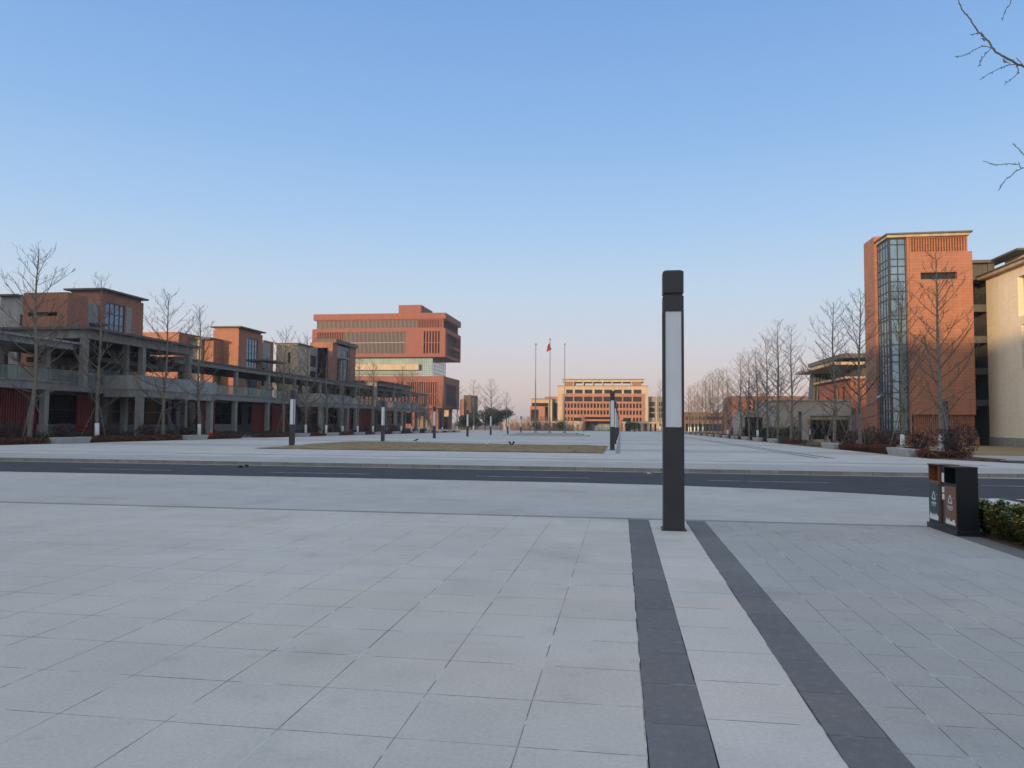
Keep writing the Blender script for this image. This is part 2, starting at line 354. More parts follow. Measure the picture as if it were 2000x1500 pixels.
# ------------------------------------------------------------ ground
gm = MB()
ys = [-400, 12, 420, 4000]
for i in range(3):
    a, b = ys[i], ys[i+1]
    gm.quad((-3500, a, gz(a)-.2), (3500, a, gz(a)-.2), (3500, b, gz(b)-.2), (-3500, b, gz(b)-.2))
struct('ground', gm, M['earth'])
def sheet(name, poly, m, dz=0.0, thick=.25, reg=True):
    """flat slab following the ground; poly lies wholly on one side of y = 12"""
    lo = all(p[1] <= 12.001 for p in poly)
    zf = (lambda x, y: dz) if lo else (lambda x, y: .066-SL*y+dz)
    mb = MB().prism(poly, lambda x, y: zf(x, y)-thick, zf)
    return struct(name, mb, m)
def chipped(name, x0, x1):
    rnd = random.Random(int(x0*100)); L_, R_ = [], []; y = .5; e = 0; g = 0
    while y < 11.82:
        e = max(.0015, min(.006, e+rnd.uniform(-.0035, .0035))); g = max(.0015, min(.008, g+rnd.uniform(-.004, .004)))
        if rnd.random() < .03: g = .012
        L_.append((x0+e, y)); R_.append((x1-g, y)); y += .06
    struct(name, MB().prism([(x0+.002, -12), (x1-.002, -12)]+R_+[(x1-.003, 11.818), (x0+.003, 11.818)]+L_[::-1], -.25, .0005), M['tile_dark'])
# near pavement: square tiles, dark strips, narrow tiles, then the fine band up to the road
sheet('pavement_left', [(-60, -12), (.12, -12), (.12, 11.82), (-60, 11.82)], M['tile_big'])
chipped('dark_strip_left', .12, .43)
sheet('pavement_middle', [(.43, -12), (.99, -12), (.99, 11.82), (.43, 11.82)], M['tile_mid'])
chipped('dark_strip_right', .99, 1.28)
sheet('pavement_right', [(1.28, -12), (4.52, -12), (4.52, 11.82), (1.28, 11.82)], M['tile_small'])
sheet('dark_line', [(-60, 11.82), (4.52, 11.82), (4.52, 12), (-60, 12)], M['tile_line'], dz=.001)
sheet('bed_border', [(4.52, -12), (4.82, -12), (4.82, 11.4), (4.52, 11.4)], M['tile_dark'], dz=.002)
sheet('bed_border_end', [(4.52, 11.4), (8.6, 11.4), (8.6, 11.7), (4.52, 11.7)], M['tile_dark'], dz=.003)
sheet('bed_soil', [(4.82, -12), (8.6, -12), (8.6, 11.4), (4.82, 11.4)], M['soil'], dz=-.01)
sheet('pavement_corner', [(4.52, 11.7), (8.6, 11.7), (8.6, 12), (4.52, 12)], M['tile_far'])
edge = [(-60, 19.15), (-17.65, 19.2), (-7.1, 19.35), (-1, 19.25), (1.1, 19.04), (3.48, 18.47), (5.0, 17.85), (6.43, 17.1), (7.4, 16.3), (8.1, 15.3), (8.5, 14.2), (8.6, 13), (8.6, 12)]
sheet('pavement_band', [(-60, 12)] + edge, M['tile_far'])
# road
RD = -.13
sheet('road', [(-90, 12.0), (60, 12.0), (60, 26.75), (-90, 26.75)], M['asphalt'], dz=RD, thick=.06)
sheet('road_near', [(8.4, -12), (60, -12), (60, 12), (8.4, 12)], M['asphalt'], dz=RD, thick=.06)
def line(x0, x1, y0, y1, sk=0):
    sheet('road_marking', [(x0, y0), (x1, y0+sk), (x1, y1+sk), (x0, y1)], M['worn'], dz=RD+.006, thick=.005)
for px in (-40, -28):
    line(px, px+6, 23.0, 23.12)
for a, b in (((188, 910.5), (370, 913)), ((556, 916), (754, 918)), ((950, 921), (1157, 924.5)), ((1373, 930), (1600, 934.5)), ((1905, 944), (2040, 948))):
    A = PX(*a, Y=23); A = G(*a); B_ = G(*b)
    line(A.x*1.06, B_.x*1.06, 22.9, 22.985)
def GR(px, py):
    d = ray(px, py); return EYE + d*((.066-1.5+RD)/(d.z+SL*d.y))
for pl in (((1913, 974.5), (1950, 974.0), (2012, 986), (2012, 997)), ((1985, 975.5), (2030, 976), (2090, 984), (2070, 986))):
    sheet('crossing_bar', [(GR(*p).x, GR(*p).y) for p in reversed(pl)], M['white'], dz=RD+.006, thick=.005)
# gutter line of pale stone along the far kerb, kerb and far plaza
sheet('gutter', [(-90, 26.45), (14, 26.45), (24, 27.2), (24, 27.5), (-90, 26.75)], M['concrete'], dz=RD+.01, thick=.05)
kf = [(-90, 26.6), (9, 26.6), (14, 27.0), (20, 28.2), (26, 30.5)]
kb = [(x-.0, y+.16) for x, y in kf]
sheet('kerb', kf + kb[::-1], M['kerb'], dz=.004, thick=.3)
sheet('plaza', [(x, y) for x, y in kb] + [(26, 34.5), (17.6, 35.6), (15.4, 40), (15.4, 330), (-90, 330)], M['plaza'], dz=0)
sheet('side_lane', [(17.7, 35.7), (60, 33), (60, 39.5), (18.6, 39.9)], M['asphalt'], dz=-.03, thick=.1)
sheet('side_path', [(18.7, 40.0), (60, 39.6), (60, 47), (19.6, 47)], M['concrete'], dz=-.01, thick=.1)
sheet('bed_left', [(-46.5, 40), (-38.0, 40), (-38.0, 70.5), (-46.5, 70.5)], M['soil'], dz=.02)
sheet('bed_left', [(-46.5, 75), (-38.0, 75), (-38.0, 175), (-46.5, 175)], M['soil'], dz=.02)
sheet('bed_right', [(15.5, 40.2), (19.0, 40.2), (19.0, 60.5), (15.5, 60.5)], M['soil'], dz=.02)
sheet('bed_right', [(15.5, 72), (22.0, 72), (22.0, 270), (15.5, 270)], M['soil'], dz=.02)
sheet('side_lawn', [(19.6, 47.1), (60, 47.1), (60, 76), (19.6, 76)], M['drygrass'], dz=.0, thick=.1)
sheet('side_lawn', [(22.1, 84), (70, 84), (70, 104), (22.1, 104)], M['drygrass'], dz=.0, thick=.1)
for x0, x1 in ((9.55, 9.8), (10.25, 10.5), (-.30, -.04)):
    sheet('plaza_strip', [(x0, 41.2 if x0 < 0 else 38.6), (x1, 41.2 if x0 < 0 else 38.6), (x1, 240), (x0, 240)], M['tile_dark'] if x0 > 0 else M['tile_line'], dz=.004, thick=.01)
for x0, x1, y0, y1 in ((-38, 15, 33.2, 33.45), (-21.4, 15, 60.5, 60.9), (-38, 15, 78, 79.2), (-38, 15, 96, 98), (-38, 15, 118, 119.3)):
    sheet('plaza_band', [(x0, y0), (x1, y0), (x1, y1), (x0, y1)], M['tile_dark'] if y0 < 34 else M['tile_far'], dz=.002, thick=.01)
# mounded dry lawn
lm = MB(); nx, ny = 60, 26
lx0, lx1, ly0, ly1 = -21.5, -.95, 41.15, 57.5
random.seed(4)
hv = [[0]*(nx+1) for _ in range(ny+1)]
for j in range(ny+1):
    for i in range(nx+1):
        u, v = i/nx, j/ny
        e = min(1, min(u, 1-u)*12)*min(1, min(v, 1-v)*6); hv[j][i] = .03+.16*e*(.8+.4*math.sin(u*5+1)*math.sin(v*3))+random.uniform(-.012, .012)*(e > 0)
for j in range(ny):
    for i in range(nx):
        P = []
        for a, b in ((i, j), (i+1, j), (i+1, j+1), (i, j+1)):
            x = lx0+(lx1-lx0)*a/nx; y = ly0+(ly1-ly0)*b/ny; P.append((x, y, gz(y)+hv[b][a]))
        lm.quad(*P)
o = struct('lawn', lm, M['drygrass'])
random.seed(9)
tg = MB()
for k in range(9000):
    x = random.uniform(lx0+.05, lx1-.05); y = ly0+random.random()**1.6*(ly1-ly0-.3)+.05
    i = int((x-lx0)/(lx1-lx0)*nx); j = int((y-ly0)/(ly1-ly0)*ny); z = gz(y)+hv[j][i]-.01; a = random.uniform(0, 6.3); h = random.uniform(.03, .075)
    tg.quad((x, y, z), (x+.02*math.cos(a), y+.02*math.sin(a), z), (x+random.uniform(-.03, .03), y+random.uniform(-.03, .03), z+h))
tag(tg.build('dry_grass', M['drygrass']), 'short dry brown grass on the plaza lawn', 'grass', kind='stuff')

# ------------------------------------------------------------ buildings
FACE = {'S': (Vector((1, 0, 0)), Vector((0, -1, 0))), 'E': (Vector((0, 1, 0)), Vector((1, 0, 0))), 'W': (Vector((0, 1, 0)), Vector((-1, 0, 0)))}
def fpt(face, c, u, z):
    return Vector((u, c, z)) if face == 'S' else Vector((c, u, z))
def wall(mb, face, c, u0, u1, z0, z1, holes, dep):
    Nn = FACE[face][1]
    us = sorted({u0, u1, *[h[0] for h in holes], *[h[1] for h in holes]}); zs = sorted({z0, z1, *[h[2] for h in holes], *[h[3] for h in holes]})
    us = [u for u in us if u0-1e-6 <= u <= u1+1e-6]; zs = [z for z in zs if z0-1e-6 <= z <= z1+1e-6]
    for i in range(len(us)-1):
        for j in range(len(zs)-1):
            um, zm = (us[i]+us[i+1])/2, (zs[j]+zs[j+1])/2
            if any(h[0] < um < h[1] and h[2] < zm < h[3] for h in holes): continue
            q = [fpt(face, c, us[i], zs[j]), fpt(face, c, us[i+1], zs[j]), fpt(face, c, us[i+1], zs[j+1]), fpt(face, c, us[i], zs[j+1])]
            if face == 'W': q.reverse()
            mb.quad(*q)
    for h in holes:
        a, b, p, q = h[:4]; dd = h[4].get('d', dep) if len(h) > 4 else dep
        P = [fpt(face, c, a, p), fpt(face, c, b, p), fpt(face, c, b, q), fpt(face, c, a, q)]
        Q = [v - Nn*dd for v in P]
        for k in range(4):
            l = (k+1) % 4; mb.quad(P[k], P[l], Q[l], Q[k])
def fill(face, c, h, dep, root):
    U, Nn = FACE[face]; o = h[4] if len(h) > 4 else {}
    a, b, p, q = h[:4]; dd = o.get('d', dep); k = o.get('k', 'win')
    def slab(mb, ua, ub, za, zb, n0, n1):
        c0 = fpt(face, c, (ua+ub)/2, (za+zb)/2) + Nn*((n0+n1)/2)
        mb.obox(c0, U*(ub-ua)/2, Nn*abs(n1-n0)/2, Vector((0, 0, (zb-za)/2)))
    if k == 'none': return
    if k == 'open':
        mb = MB(); slab(mb, a-.0, b+.0, p-.0, q+.0, -dd-.02, -dd-.12); mb.build('recess', M[o.get('m', 'black')], root); return
    nc, nr = o.get('n', (2, 1)); w = o.get('w', .06)
    fr = MB()
    if k == 'fins':
        bw = o.get('fw', .5)*(b-a)/nc
        for i in range(nc):
            u = a+(i+.5)*(b-a)/nc; slab(fr, u-bw/2, u+bw/2, p, q, -.04, -dd+.02)
        if nr > 1:
            for j in range(1, nr): z = p+(q-p)*j/nr; slab(fr, a, b, z-.15, z+.15, -.06, -dd+.03)
        F_ = fr.build('fin_screen', M[o['fm']], root)
    else:
        for i in range(nc+1):
            u = a+i*(b-a)/nc; u = min(max(u, a+w/2), b-w/2); slab(fr, u-w/2, u+w/2, p, q, -dd+.09, -dd-.01)
        zz = o.get('rows') or [p+j*(q-p)/nr for j in range(nr+1)]
        for j, z in enumerate(zz):
            z = min(max(z, p+w/2), q-w/2); slab(fr, a, b, z-w/2, z+w/2, -dd+.087, -dd-.012)
        F_ = fr.build('window_frame' if nc > 5 else 'window', M[o.get('fm', 'darkmetal')], root)
    pn = MB(); slab(pn, a, b, p, q, -dd+.03, -dd-.0); pn.build('pane', M[o.get('m', 'glass')], F_)
def block(root, name, m, x0, x1, y0, y1, z0, z1, Sh=(), Eh=(), Wh=(), dep=.25, roof=True):
    mb = MB()
    wall(mb, 'S', y0, x0, x1, z0, z1, Sh, dep); wall(mb, 'E', x1, y0, y1, z0, z1, Eh, dep); wall(mb, 'W', x0, y0, y1, z0, z1, Wh, dep)
    mb.quad((x1, y1, z0), (x0, y1, z0), (x0, y1, z1), (x1, y1, z1)); mb.quad((x0, y0, z0), (x0, y1, z0), (x1, y1, z0), (x1, y0, z0))
    if roof: mb.quad((x0, y0, z1), (x1, y0, z1), (x1, y1, z1), (x0, y1, z1))
    o = mb.build(name, M[m], root)
    for h in Sh: fill('S', y0, h, dep, root)
    for h in Eh: fill('E', x1, h, dep, root)
    for h in Wh: fill('W', x0, h, dep, root)
    return o
def bx(root, name, m, x0, x1, y0, y1, z0, z1): return MB().box(x0, x1, y0, y1, z0, z1).build(name, M[m], root)

# --- library: red stacked boxes on a glass waist
LY = 278.0
def L3(x, y, Y=LY): return xz(*c3(x, y), Y)
XL = L3(290, 300)[0]; XR = L3(1500, 300)[0]; XS = lambda x, Y=LY: L3(x, 400, Y)[0]
Z = lambda y, Y=LY: L3(900, y, Y)[1]
lib = thing('library_building', 'large red building of stacked overhanging boxes with a glass waist, centre left', 'building', (-80, LY, gz(LY)))
b1 = LY+28
z_top, z_b1, z_s1, z_b2, z_s2 = Z(198), Z(253), Z(336), Z(362), Z(598)
XRr = PX(902, 650, Y=b1).x
block(lib, 'roof_box', 'lib', XS(1066), XS(1272), LY+.0+.3, LY+18, z_top-.3, Z(123), Eh=[(LY+3, LY+4, z_top+1, z_top+3, {'n': (1, 1)})])
block(lib, 'top_band', 'lib', XL, XR, LY, b1, z_b1, z_top)
block(lib, 'upper_gallery', 'lib', XL+1.2, XR-1.0, LY+.6, b1-1, z_s1, z_b1-.004,
      Sh=[(XS(318), XS(1235), z_s1+.3, z_b1-.35, {'k': 'fins', 'n': (76, 1), 'fw': .38, 'fm': 'screen', 'm': 'black', 'd': .8}),
          (XS(1240), XS(1448), z_s1+.3, z_b1-.35, {'k': 'fins', 'n': (14, 1), 'fw': .5, 'fm': 'lib', 'm': 'black', 'd': .9}),
          (XS(1456), XR-1.6, z_s1+.3, z_b1-.35, {'k': 'win', 'n': (3, 2), 'm': 'glass', 'd': .8})],
      Eh=[(LY+1.5, b1-3, z_s1+.2, z_b1-.2, {'k': 'win', 'n': (14, 2), 'm': 'black', 'd': .8, 'fm': 'darkmetal'})])
block(lib, 'middle_box', 'lib', XL-.3, XR, LY-.1, b1, z_s2, z_s1-.004,
      Sh=[(XS(326), XS(572), Z(470), Z(366), {'k': 'fins', 'n': (16, 1), 'fw': .45, 'fm': 'lib', 'm': 'black', 'd': .8}),
          (XS(576), XS(1135), Z(565), Z(366), {'k': 'fins', 'n': (46, 2), 'fw': .34, 'fm': 'screen', 'm': 'black', 'd': .8})] +
         [(XS(1302+i*26.2), XS(1302+i*26.2+14), Z(b), Z(a), {'k': 'open', 'd': .9}) for i in range(6) for a, b in ((364, 464), (471, 565))],
      Eh=[(LY+2.6, b1-1.2, Z(575), Z(375), {'k': 'open', 'd': 2.2, 'm': 'umber'})])
y_e = LY+13
bx(lib, 'balcony', 'lib', XR-2.1, XR+.1, LY+16, b1-.4, Z(500), Z(478))
GX = XS(1385, LY+3)
zg0, zg1 = Z(772), z_s2-.004
block(lib, 'glass_waist', 'teal', XL+3, GX, LY+3, b1-3, zg0, zg1,
      Sh=[(XS(660, LY+3), GX-.3, zg0+.1, zg1-.1, {'n': (44, 9), 'm': 'teal', 'd': .1, 'w': .12})],
      Eh=[(LY+3.3, b1-3.3, zg0+.1, zg1-.1, {'n': (6, 5), 'm': 'paleglass', 'd': .1, 'w': .12})])
bx(lib, 'beige_band', 'beige_plain', XL+2, XS(1258, LY+1), LY+1, LY+2.9, Z(714), Z(661))
bx(lib, 'beige_band_lower', 'grey2', XL+2, XS(1245, LY+2), LY+2, LY+2.9, Z(748), Z(742))
XB = XS(1490)
fz0, fz1 = Z(1040), Z(826)
hol = [(XS(690+i*37.5), XS(690+i*37.5+17), Z(852), Z(828), {'n': (1, 1), 'd': .5}) for i in range(12)]
hol += [(XS(690+i*37.5), XS(690+i*37.5+20), fz0, Z(890), {'k': 'open', 'd': .8, 'm': 'slab'}) for i in range(12)]
hol += [(XS(1156), XS(1442), fz0, fz1, {'k': 'fins', 'n': (14, 2), 'fw': .55, 'fm': 'lib', 'm': 'black', 'd': 1.0})]
zgd = gz(LY)-.1
block(lib, 'podium', 'lib', XL, XB, LY-.4, b1, Z(1062), zg0-.004, Sh=hol,
      Eh=[(LY+4, b1-6, Z(1035), Z(840), {'k': 'fins', 'n': (12, 2), 'fw': .3, 'fm': 'umber', 'm': 'black', 'd': .8})], dep=.8)
block(lib, 'ground_floor', 'lib', XL+2, XB-2.5, LY+2, b1-2, zgd, Z(1062)-.004, dep=.4,
      Sh=[(XL+4+i*5, XL+8+i*5, zgd+.5, Z(1080), {'n': (3, 1)}) for i in range(7)],
      Eh=[(LY+4, LY+9, zgd+.4, Z(1085), {'n': (3, 1), 'm': 'black'}), (LY+11, LY+18, zgd+.4, Z(1085), {'n': (4, 1), 'm': 'black'})])
bx(lib, 'beige_panel', 'beige_plain', XS(1500, LY+5), XS(1540, LY+5), LY+4.6, LY+5, Z(1138, LY+5), Z(1078, LY+5))

# --- office building closing the axis, sunlit
CY = 316.0
def O4(x, y): return xz(*c4(x, y), CY)
ox = lambda x: O4(x, 650)[0]; oz = lambda y: O4(1460, y)[1]
off = thing('office_building', 'wide sunlit orange and cream office block with rows of windows at the far end', 'building', (ox(1456), CY, gz(CY)))
gzc = gz(CY)-.1
WN = lambda a, b, n, r=1: {'n': (n, r), 'd': .42, 'w': .09}
r1 = [(ox(1122+i*85), ox(1190+i*85), oz(570), oz(541), WN(0, 0, 3)) for i in range(8)]
block(off, 'frame_wall', 'beige_plain', ox(1062), ox(1850), CY, CY+16, gzc, oz(506), Sh=[(ox(1118), ox(1796), oz(571.5), oz(538), {'k': 'none', 'd': .8})], dep=.6)
bk = MB(); bk.box(ox(1118), ox(1796), CY+.75, CY+.9, oz(571.5), oz(538)); bk.build('recess', M['glass'], off)
for i in range(9):
    u = ox(1118+i*85-8) if i else ox(1119); bx(off, 'pier', 'beige_plain', u, u+1.4*.6, CY+.05, CY+.74, oz(571.4), oz(538.2))
hs = [(ox(1122+i*85), ox(1196+i*85), oz(641), oz(599), WN(0, 0, 4, 2)) for i in range(8)]
for a, b in ((697, 658), (755, 718), (812, 778)):
    hs += [(ox(1122+i*28.3), ox(1140+i*28.3), oz(a), oz(b), {'n': (1, 1), 'd': .42, 'w': .1, 'm': 'black'}) for i in range(24) if not (a == 812 and 3 <= i < 21)]
hs += [(ox(1205), ox(1272), oz(812), oz(782), {'n': (4, 1), 'd': .42}), (ox(1632), ox(1700), oz(812), oz(782), {'n': (4, 1), 'd': .42}), (ox(1300), ox(1600), oz(798), oz(775), {'k': 'open', 'd': .3})]
block(off, 'orange_panel', 'brick_big', ox(1105), ox(1815), CY-.5, CY-.004, oz(815), oz(573), Sh=hs, dep=.45)
bx(off, 'cornice', 'slab', ox(1060), ox(1852), CY-.4, CY+16.2, oz(506)+.01, oz(503))
bx(off, 'roof_slab', 'beige_plain', ox(1103), ox(1811), CY+1, CY+13, oz(470), oz(449)); bx(off, 'roof_edge', 'slab', ox(1100), ox(1814), CY+.6, CY+13.4, oz(449)+.005, oz(444))
for i in range(7):
    for yy in (CY+1.3, CY+12):
        bx(off, 'roof_post', 'beige_plain', ox(1192+i*84.5), ox(1204+i*84.5), yy, yy+.7, oz(503)+.004, oz(470)-.004)
bx(off, 'roof_room', 'brick', ox(1122), ox(1190), CY+1.6, CY+11, oz(503)+.004, oz(471)); bx(off, 'roof_room', 'brick', ox(1716), ox(1792), CY+1.6, CY+11, oz(503)+.004, oz(471))
# portico
pt = MB(); px0, px1 = ox(1296), ox(1617)
pt.box(px0, px1, CY-12, CY-.6, oz(812), oz(797)); pt.box(px0, px0+.9, CY-12, CY-.6, gzc, oz(812)-.004); pt.box(px1-.9, px1, CY-12, CY-.6, gzc, oz(812)-.004)
pt.build('portico', M['brick_big'], off)
block(off, 'lobby', 'slab', ox(1365), ox(1560), CY-6, CY-.7, gzc, oz(840), Sh=[(ox(1368), ox(1557), gzc+.2, oz(842), {'n': (12, 2), 'm': 'teal', 'd': .15})])
# left wing and right wing
lw = off
block(off, 'side_wing', 'beige_plain', ox(828), ox(1012), CY+2, CY+16, gzc, oz(620),
      Sh=[(ox(834), ox(980), oz(686), oz(654), {'n': (8, 1), 'm': 'glass', 'd': .4}), (ox(953), ox(980), gzc+1, oz(688), {'n': (2, 4), 'm': 'glass', 'd': .4})],
      Eh=[(CY+3, CY+15, gzc+1, oz(640), {'k': 'open', 'm': 'slab', 'd': .3})])
bx(off, 'wing_roof', 'slab', ox(825), ox(1016), CY+1.4, CY+16.4, oz(620)+.004, oz(616))
block(off, 'brick_bay', 'brick_big', ox(822), ox(951), CY+.3, CY+1.9, gzc, oz(685), Sh=[(ox(832), ox(898), gzc+1, oz(712), {'n': (5, 3), 'm': 'glass', 'd': .3})])
block(off, 'link_block', 'grey', ox(1012)+.01, ox(1062)-.01, CY+5, CY+16, gzc, oz(626), Sh=[(ox(1018), ox(1058), gzc+1, oz(650), {'n': (3, 6), 'd': .3})])
bx(off, 'wing_back', 'brick_big', ox(915), ox(1060)-.02, CY+16.5, CY+22, gzc, oz(588)); bx(off, 'roof_room', 'beige_plain', ox(1034), ox(1058), CY+17, CY+20, oz(588)+.004, oz(570))
block(off, 'right_wing', 'grey', ox(1852)+.02, ox(1990), CY+4, CY+16, gzc, oz(594), Sh=[(ox(1862), ox(1910), oz(z+38), oz(z), {'n': (4, 1), 'd': .4}) for z in (640, 690, 740)] + [(ox(1945), ox(1985), oz(z+38), oz(z), {'n': (3, 1), 'd': .4}) for z in (640, 690, 740)])
bx(off, 'beige_pier', 'beige_plain', ox(1918), ox(1932), CY+3.4, CY+3.98, gzc, oz(600))
# covered walk in front of it
wk = thing('covered_walkway', 'low cream covered walkway on square columns in front of the far office block', 'walkway', (ox(1300), CY-16, gzc))
def W4(x, y): return xz(*c4(x, y), CY-16)
for a, b in ((596, 1292), (1622, 1990)):
    bx(wk, 'roof_slab', 'beige_plain', W4(a, 800)[0], W4(b, 800)[0], CY-18, CY-13, W4(1450, 829)[1], W4(1450, 815)[1])
for x in (605, 640, 700, 745, 785, 840, 885, 935, 1010, 1055, 1095, 1135, 1182, 1218, 1264, 1640, 1712, 1745, 1795, 1850, 1890, 1930, 1975):
    u = W4(x, 800)[0]; bx(wk, 'column', 'beige_plain', u-.55, u+.55, CY-17.2, CY-16.1, gzc, W4(1450, 829)[1]-.004)
block(wk, 'shop_front', 'slab', W4(1625, 800)[0], W4(1988, 800)[0], CY-14, CY-13.1, gzc, W4(1450, 829)[1]-.004, Sh=[(W4(1640+i*60, 800)[0], W4(1690+i*60, 800)[0], gzc+.3, W4(1450, 838)[1], {'n': (4, 1)}) for i in range(5)])

# --- small buildings between library and axis
sb = thing('gabled_house', 'small block in shade-toned brown with a sunlit orange corner beside the big red library', 'building', (-66, 290, gz(290)))
a = lambda x, y: xz(*c3(x, y), 290)
block(sb, 'wall', 'shadewall', a(1665, 1000)[0], a(1735, 1000)[0], 290, 304, gz(290)-.2, a(1700, 945)[1], Sh=[(a(1700, 1)[0], a(1712, 1)[0], a(1, 1040)[1], a(1, 1000)[1], {'n': (1, 1)})])
bx(sb, 'orange_corner', 'brick', a(1655, 1)[0], a(1688, 1)[0], 288.5, 289.9, gz(290)-.2, a(1, 978)[1])  # plain brick for the lit corner; the wall colour carries the shade

# --- right side far buildings
def c5w(x, y, Y): return xz(*c5(x, y), Y)
ob = thing('orange_block', 'low sunlit orange block far off behind the right row of bare trees', 'building', (28, 300, gz(300)))
q = lambda x, y: c5w(x, y, 300)
block(ob, 'wall', 'shadebrick', q(315, 1)[0], q(668, 1)[0], 300, 314, gz(300)-.2, q(500, 1143)[1],
      Sh=[(q(330, 1)[0], q(600, 1)[0], q(1, 1195)[1], q(1, 1172)[1], {'n': (20, 1)}), (q(330, 1)[0], q(660, 1)[0], gz(300)+.3, q(1, 1225)[1], {'n': (20, 1), 'm': 'glass'})])
bx(ob, 'roof_band', 'beige_plain', q(315, 1)[0]-.2, q(600, 1)[0], 299.6, 313, q(1, 1143)[1]+.004, q(1, 1137)[1])
bb = thing('brown_block', 'long low brick block in shade-toned red-brown behind the right-hand trees', 'building', (36, 190, gz(190)))
q2 = lambda x, y: c5w(x, y, 190)
block(bb, 'wall', 'shadebrick', q2(666, 1)[0], q2(1245, 1)[0], 190, 204, gz(190)-.2, q2(900, 1026)[1],
      Sh=[(q2(712, 1)[0], q2(735, 1)[0], q2(1, 1105)[1], q2(1, 1060)[1], {'n': (2, 2)}), (q2(712, 1)[0], q2(735, 1)[0], q2(1, 1160)[1], q2(1, 1120)[1], {'n': (2, 2)}),
          (q2(712, 1)[0], q2(735, 1)[0], q2(1, 1240)[1], q2(1, 1180)[1], {'n': (2, 2)}), (q2(840, 1)[0], q2(1000, 1)[0], q2(1, 1100)[1], q2(1, 1070)[1], {'n': (9, 1)})])
block(bb, 'beige_bay', 'brick_big', q2(768, 1)[0], q2(806, 1)[0], 188, 189.9, gz(190)-.2, q2(1, 1045)[1], Sh=[(q2(780, 1)[0], q2(795, 1)[0], q2(1, y+24)[1], q2(1, y)[1], {'n': (1, 1)}) for y in (1062, 1100, 1138)])
bx(bb, 'roof_box', 'beige_plain', q2(895, 1)[0], q2(945, 1)[0], 194, 199, q2(1, 1026)[1]+.004, q2(1, 1000)[1])

# --- theatre: red corner block with layered roofs and a slanted ribbed tower
TY = 124.0; th = thing('theatre_building', 'red-walled hall with stacked layered roofs and a slanted ribbed tower', 'building', (37, TY, gz(TY)))
cx_, _ = c5w(1545, 900, TY); rx = cx_+16; TB = TY+19
zt = lambda y, x=1545: c5w(x, y, TY)[1]
def yz5(x, y, X=cx_): return yz(*c5(x, y), X)
wy = lambda x: yz5(x, 900)[0]
block(th, 'red_wall', 'drum', cx_, rx, TY, TB, gz(TY)-.2, zt(900),
      Wh=[(wy(1497), wy(1465), zt(1050), zt(950), {'n': (1, 1), 'm': 'glass', 'd': .5}), (wy(1455), wy(1430), zt(1050), zt(950), {'n': (1, 1), 'd': .5})] +
         [(wy(1320+i*17+9), wy(1320+i*17), zt(1045), zt(985), {'n': (1, 1), 'd': .5}) for i in range(4)])
for nm, m, ext, y0_, y1_ in (('roof_slab', 'beige_plain', 1.0, 899, 884), ('upper_storey', 'slab', -1.6, 882, 806), ('roof_slab', 'beige_plain', 3.4, 804, 782), ('top_storey', 'black', -.6, 780, 750), ('top_roof', 'slab', 1.6, 749, 717)):
    bx(th, nm, m, cx_-ext, rx+ext, TY-ext*.6, TB+ext, zt(y0_)+.01, zt(y1_))
pr = MB()
for i in range(12):
    x = cx_-1.3+i*.55
    for yy in (TB+.6,):
        pr.prism([(x, yy), (x+.3, yy), (x+.3, yy+5), (x, yy+5)], gz(TY), zt(750), [(x+.7, yy), (x+1.0, yy), (x+1.0, yy+3), (x+.7, yy+3)])
pr.build('ribbed_tower', M['slab'], th)
hl = thing('entrance_hall', 'low pale stone hall with a wide dark glazed opening behind the trees', 'building', (25, 105, gz(105)))
h5 = lambda x, y: c5w(x, y, 105)
block(hl, 'stone_wall', 'hall', h5(985, 1)[0], h5(1527, 1)[0], 105, 121, gz(105)-.2, h5(1300, 1056)[1],
      Sh=[(h5(1232, 1)[0], h5(1522, 1)[0], gz(105)+.05, h5(1, 1162)[1], {'n': (9, 2), 'd': 1.2})])
bx(hl, 'coping', 'beige_plain', h5(985, 1)[0]-.15, h5(1527, 1)[0]+.15, 104.85, 121.1, h5(1, 1056)[1]+.004, h5(1, 1047)[1])
block(hl, 'low_wing', 'hall', h5(985, 1)[0]-3.4, h5(985, 1)[0]-.02, 112, 121, gz(105)-.3, h5(1, 1130)[1], Sh=[(h5(985, 1)[0]-3, h5(985, 1)[0]-.5, gz(105)+.4, h5(1, 1170)[1], {'n': (2, 1)})])
bx(hl, 'door_lintel', 'beige_plain', h5(1236, 1)[0], h5(1518, 1)[0], 105.3, 105.9, h5(1, 1190)[1], h5(1, 1166)[1])

# --- right stair tower and its wings
RY = 77.7; X6 = lambda x, Y=RY: xz(*c6(x, 600), Y)[0]; Z6 = lambda y, x=700, Y=RY: xz(*c6(x, y), Y)[1]
xt = X6(411); xg = X6(517); xb0 = X6(527); xb1 = X6(880)
tw = thing('brick_tower', 'tall sunlit orange brick stair tower with a corner curtain wall and flat roof', 'building', (xt, RY, gz(RY)))
gR = gz(RY)-.1
zr = Z6(98)
rowz = [Z6(y, 470) for y in (1250, 1235, 1180, 1120, 1010, 945, 830, 790, 730, 655, 580, 560, 462, 417, 360, 316, 270, 228, 143, 107)]
rowz = sorted(rowz); zc0 = Z6(1258, 470)
yE = lambda x: yz(*c6(x, 600), xt)[0]
gw = MB()
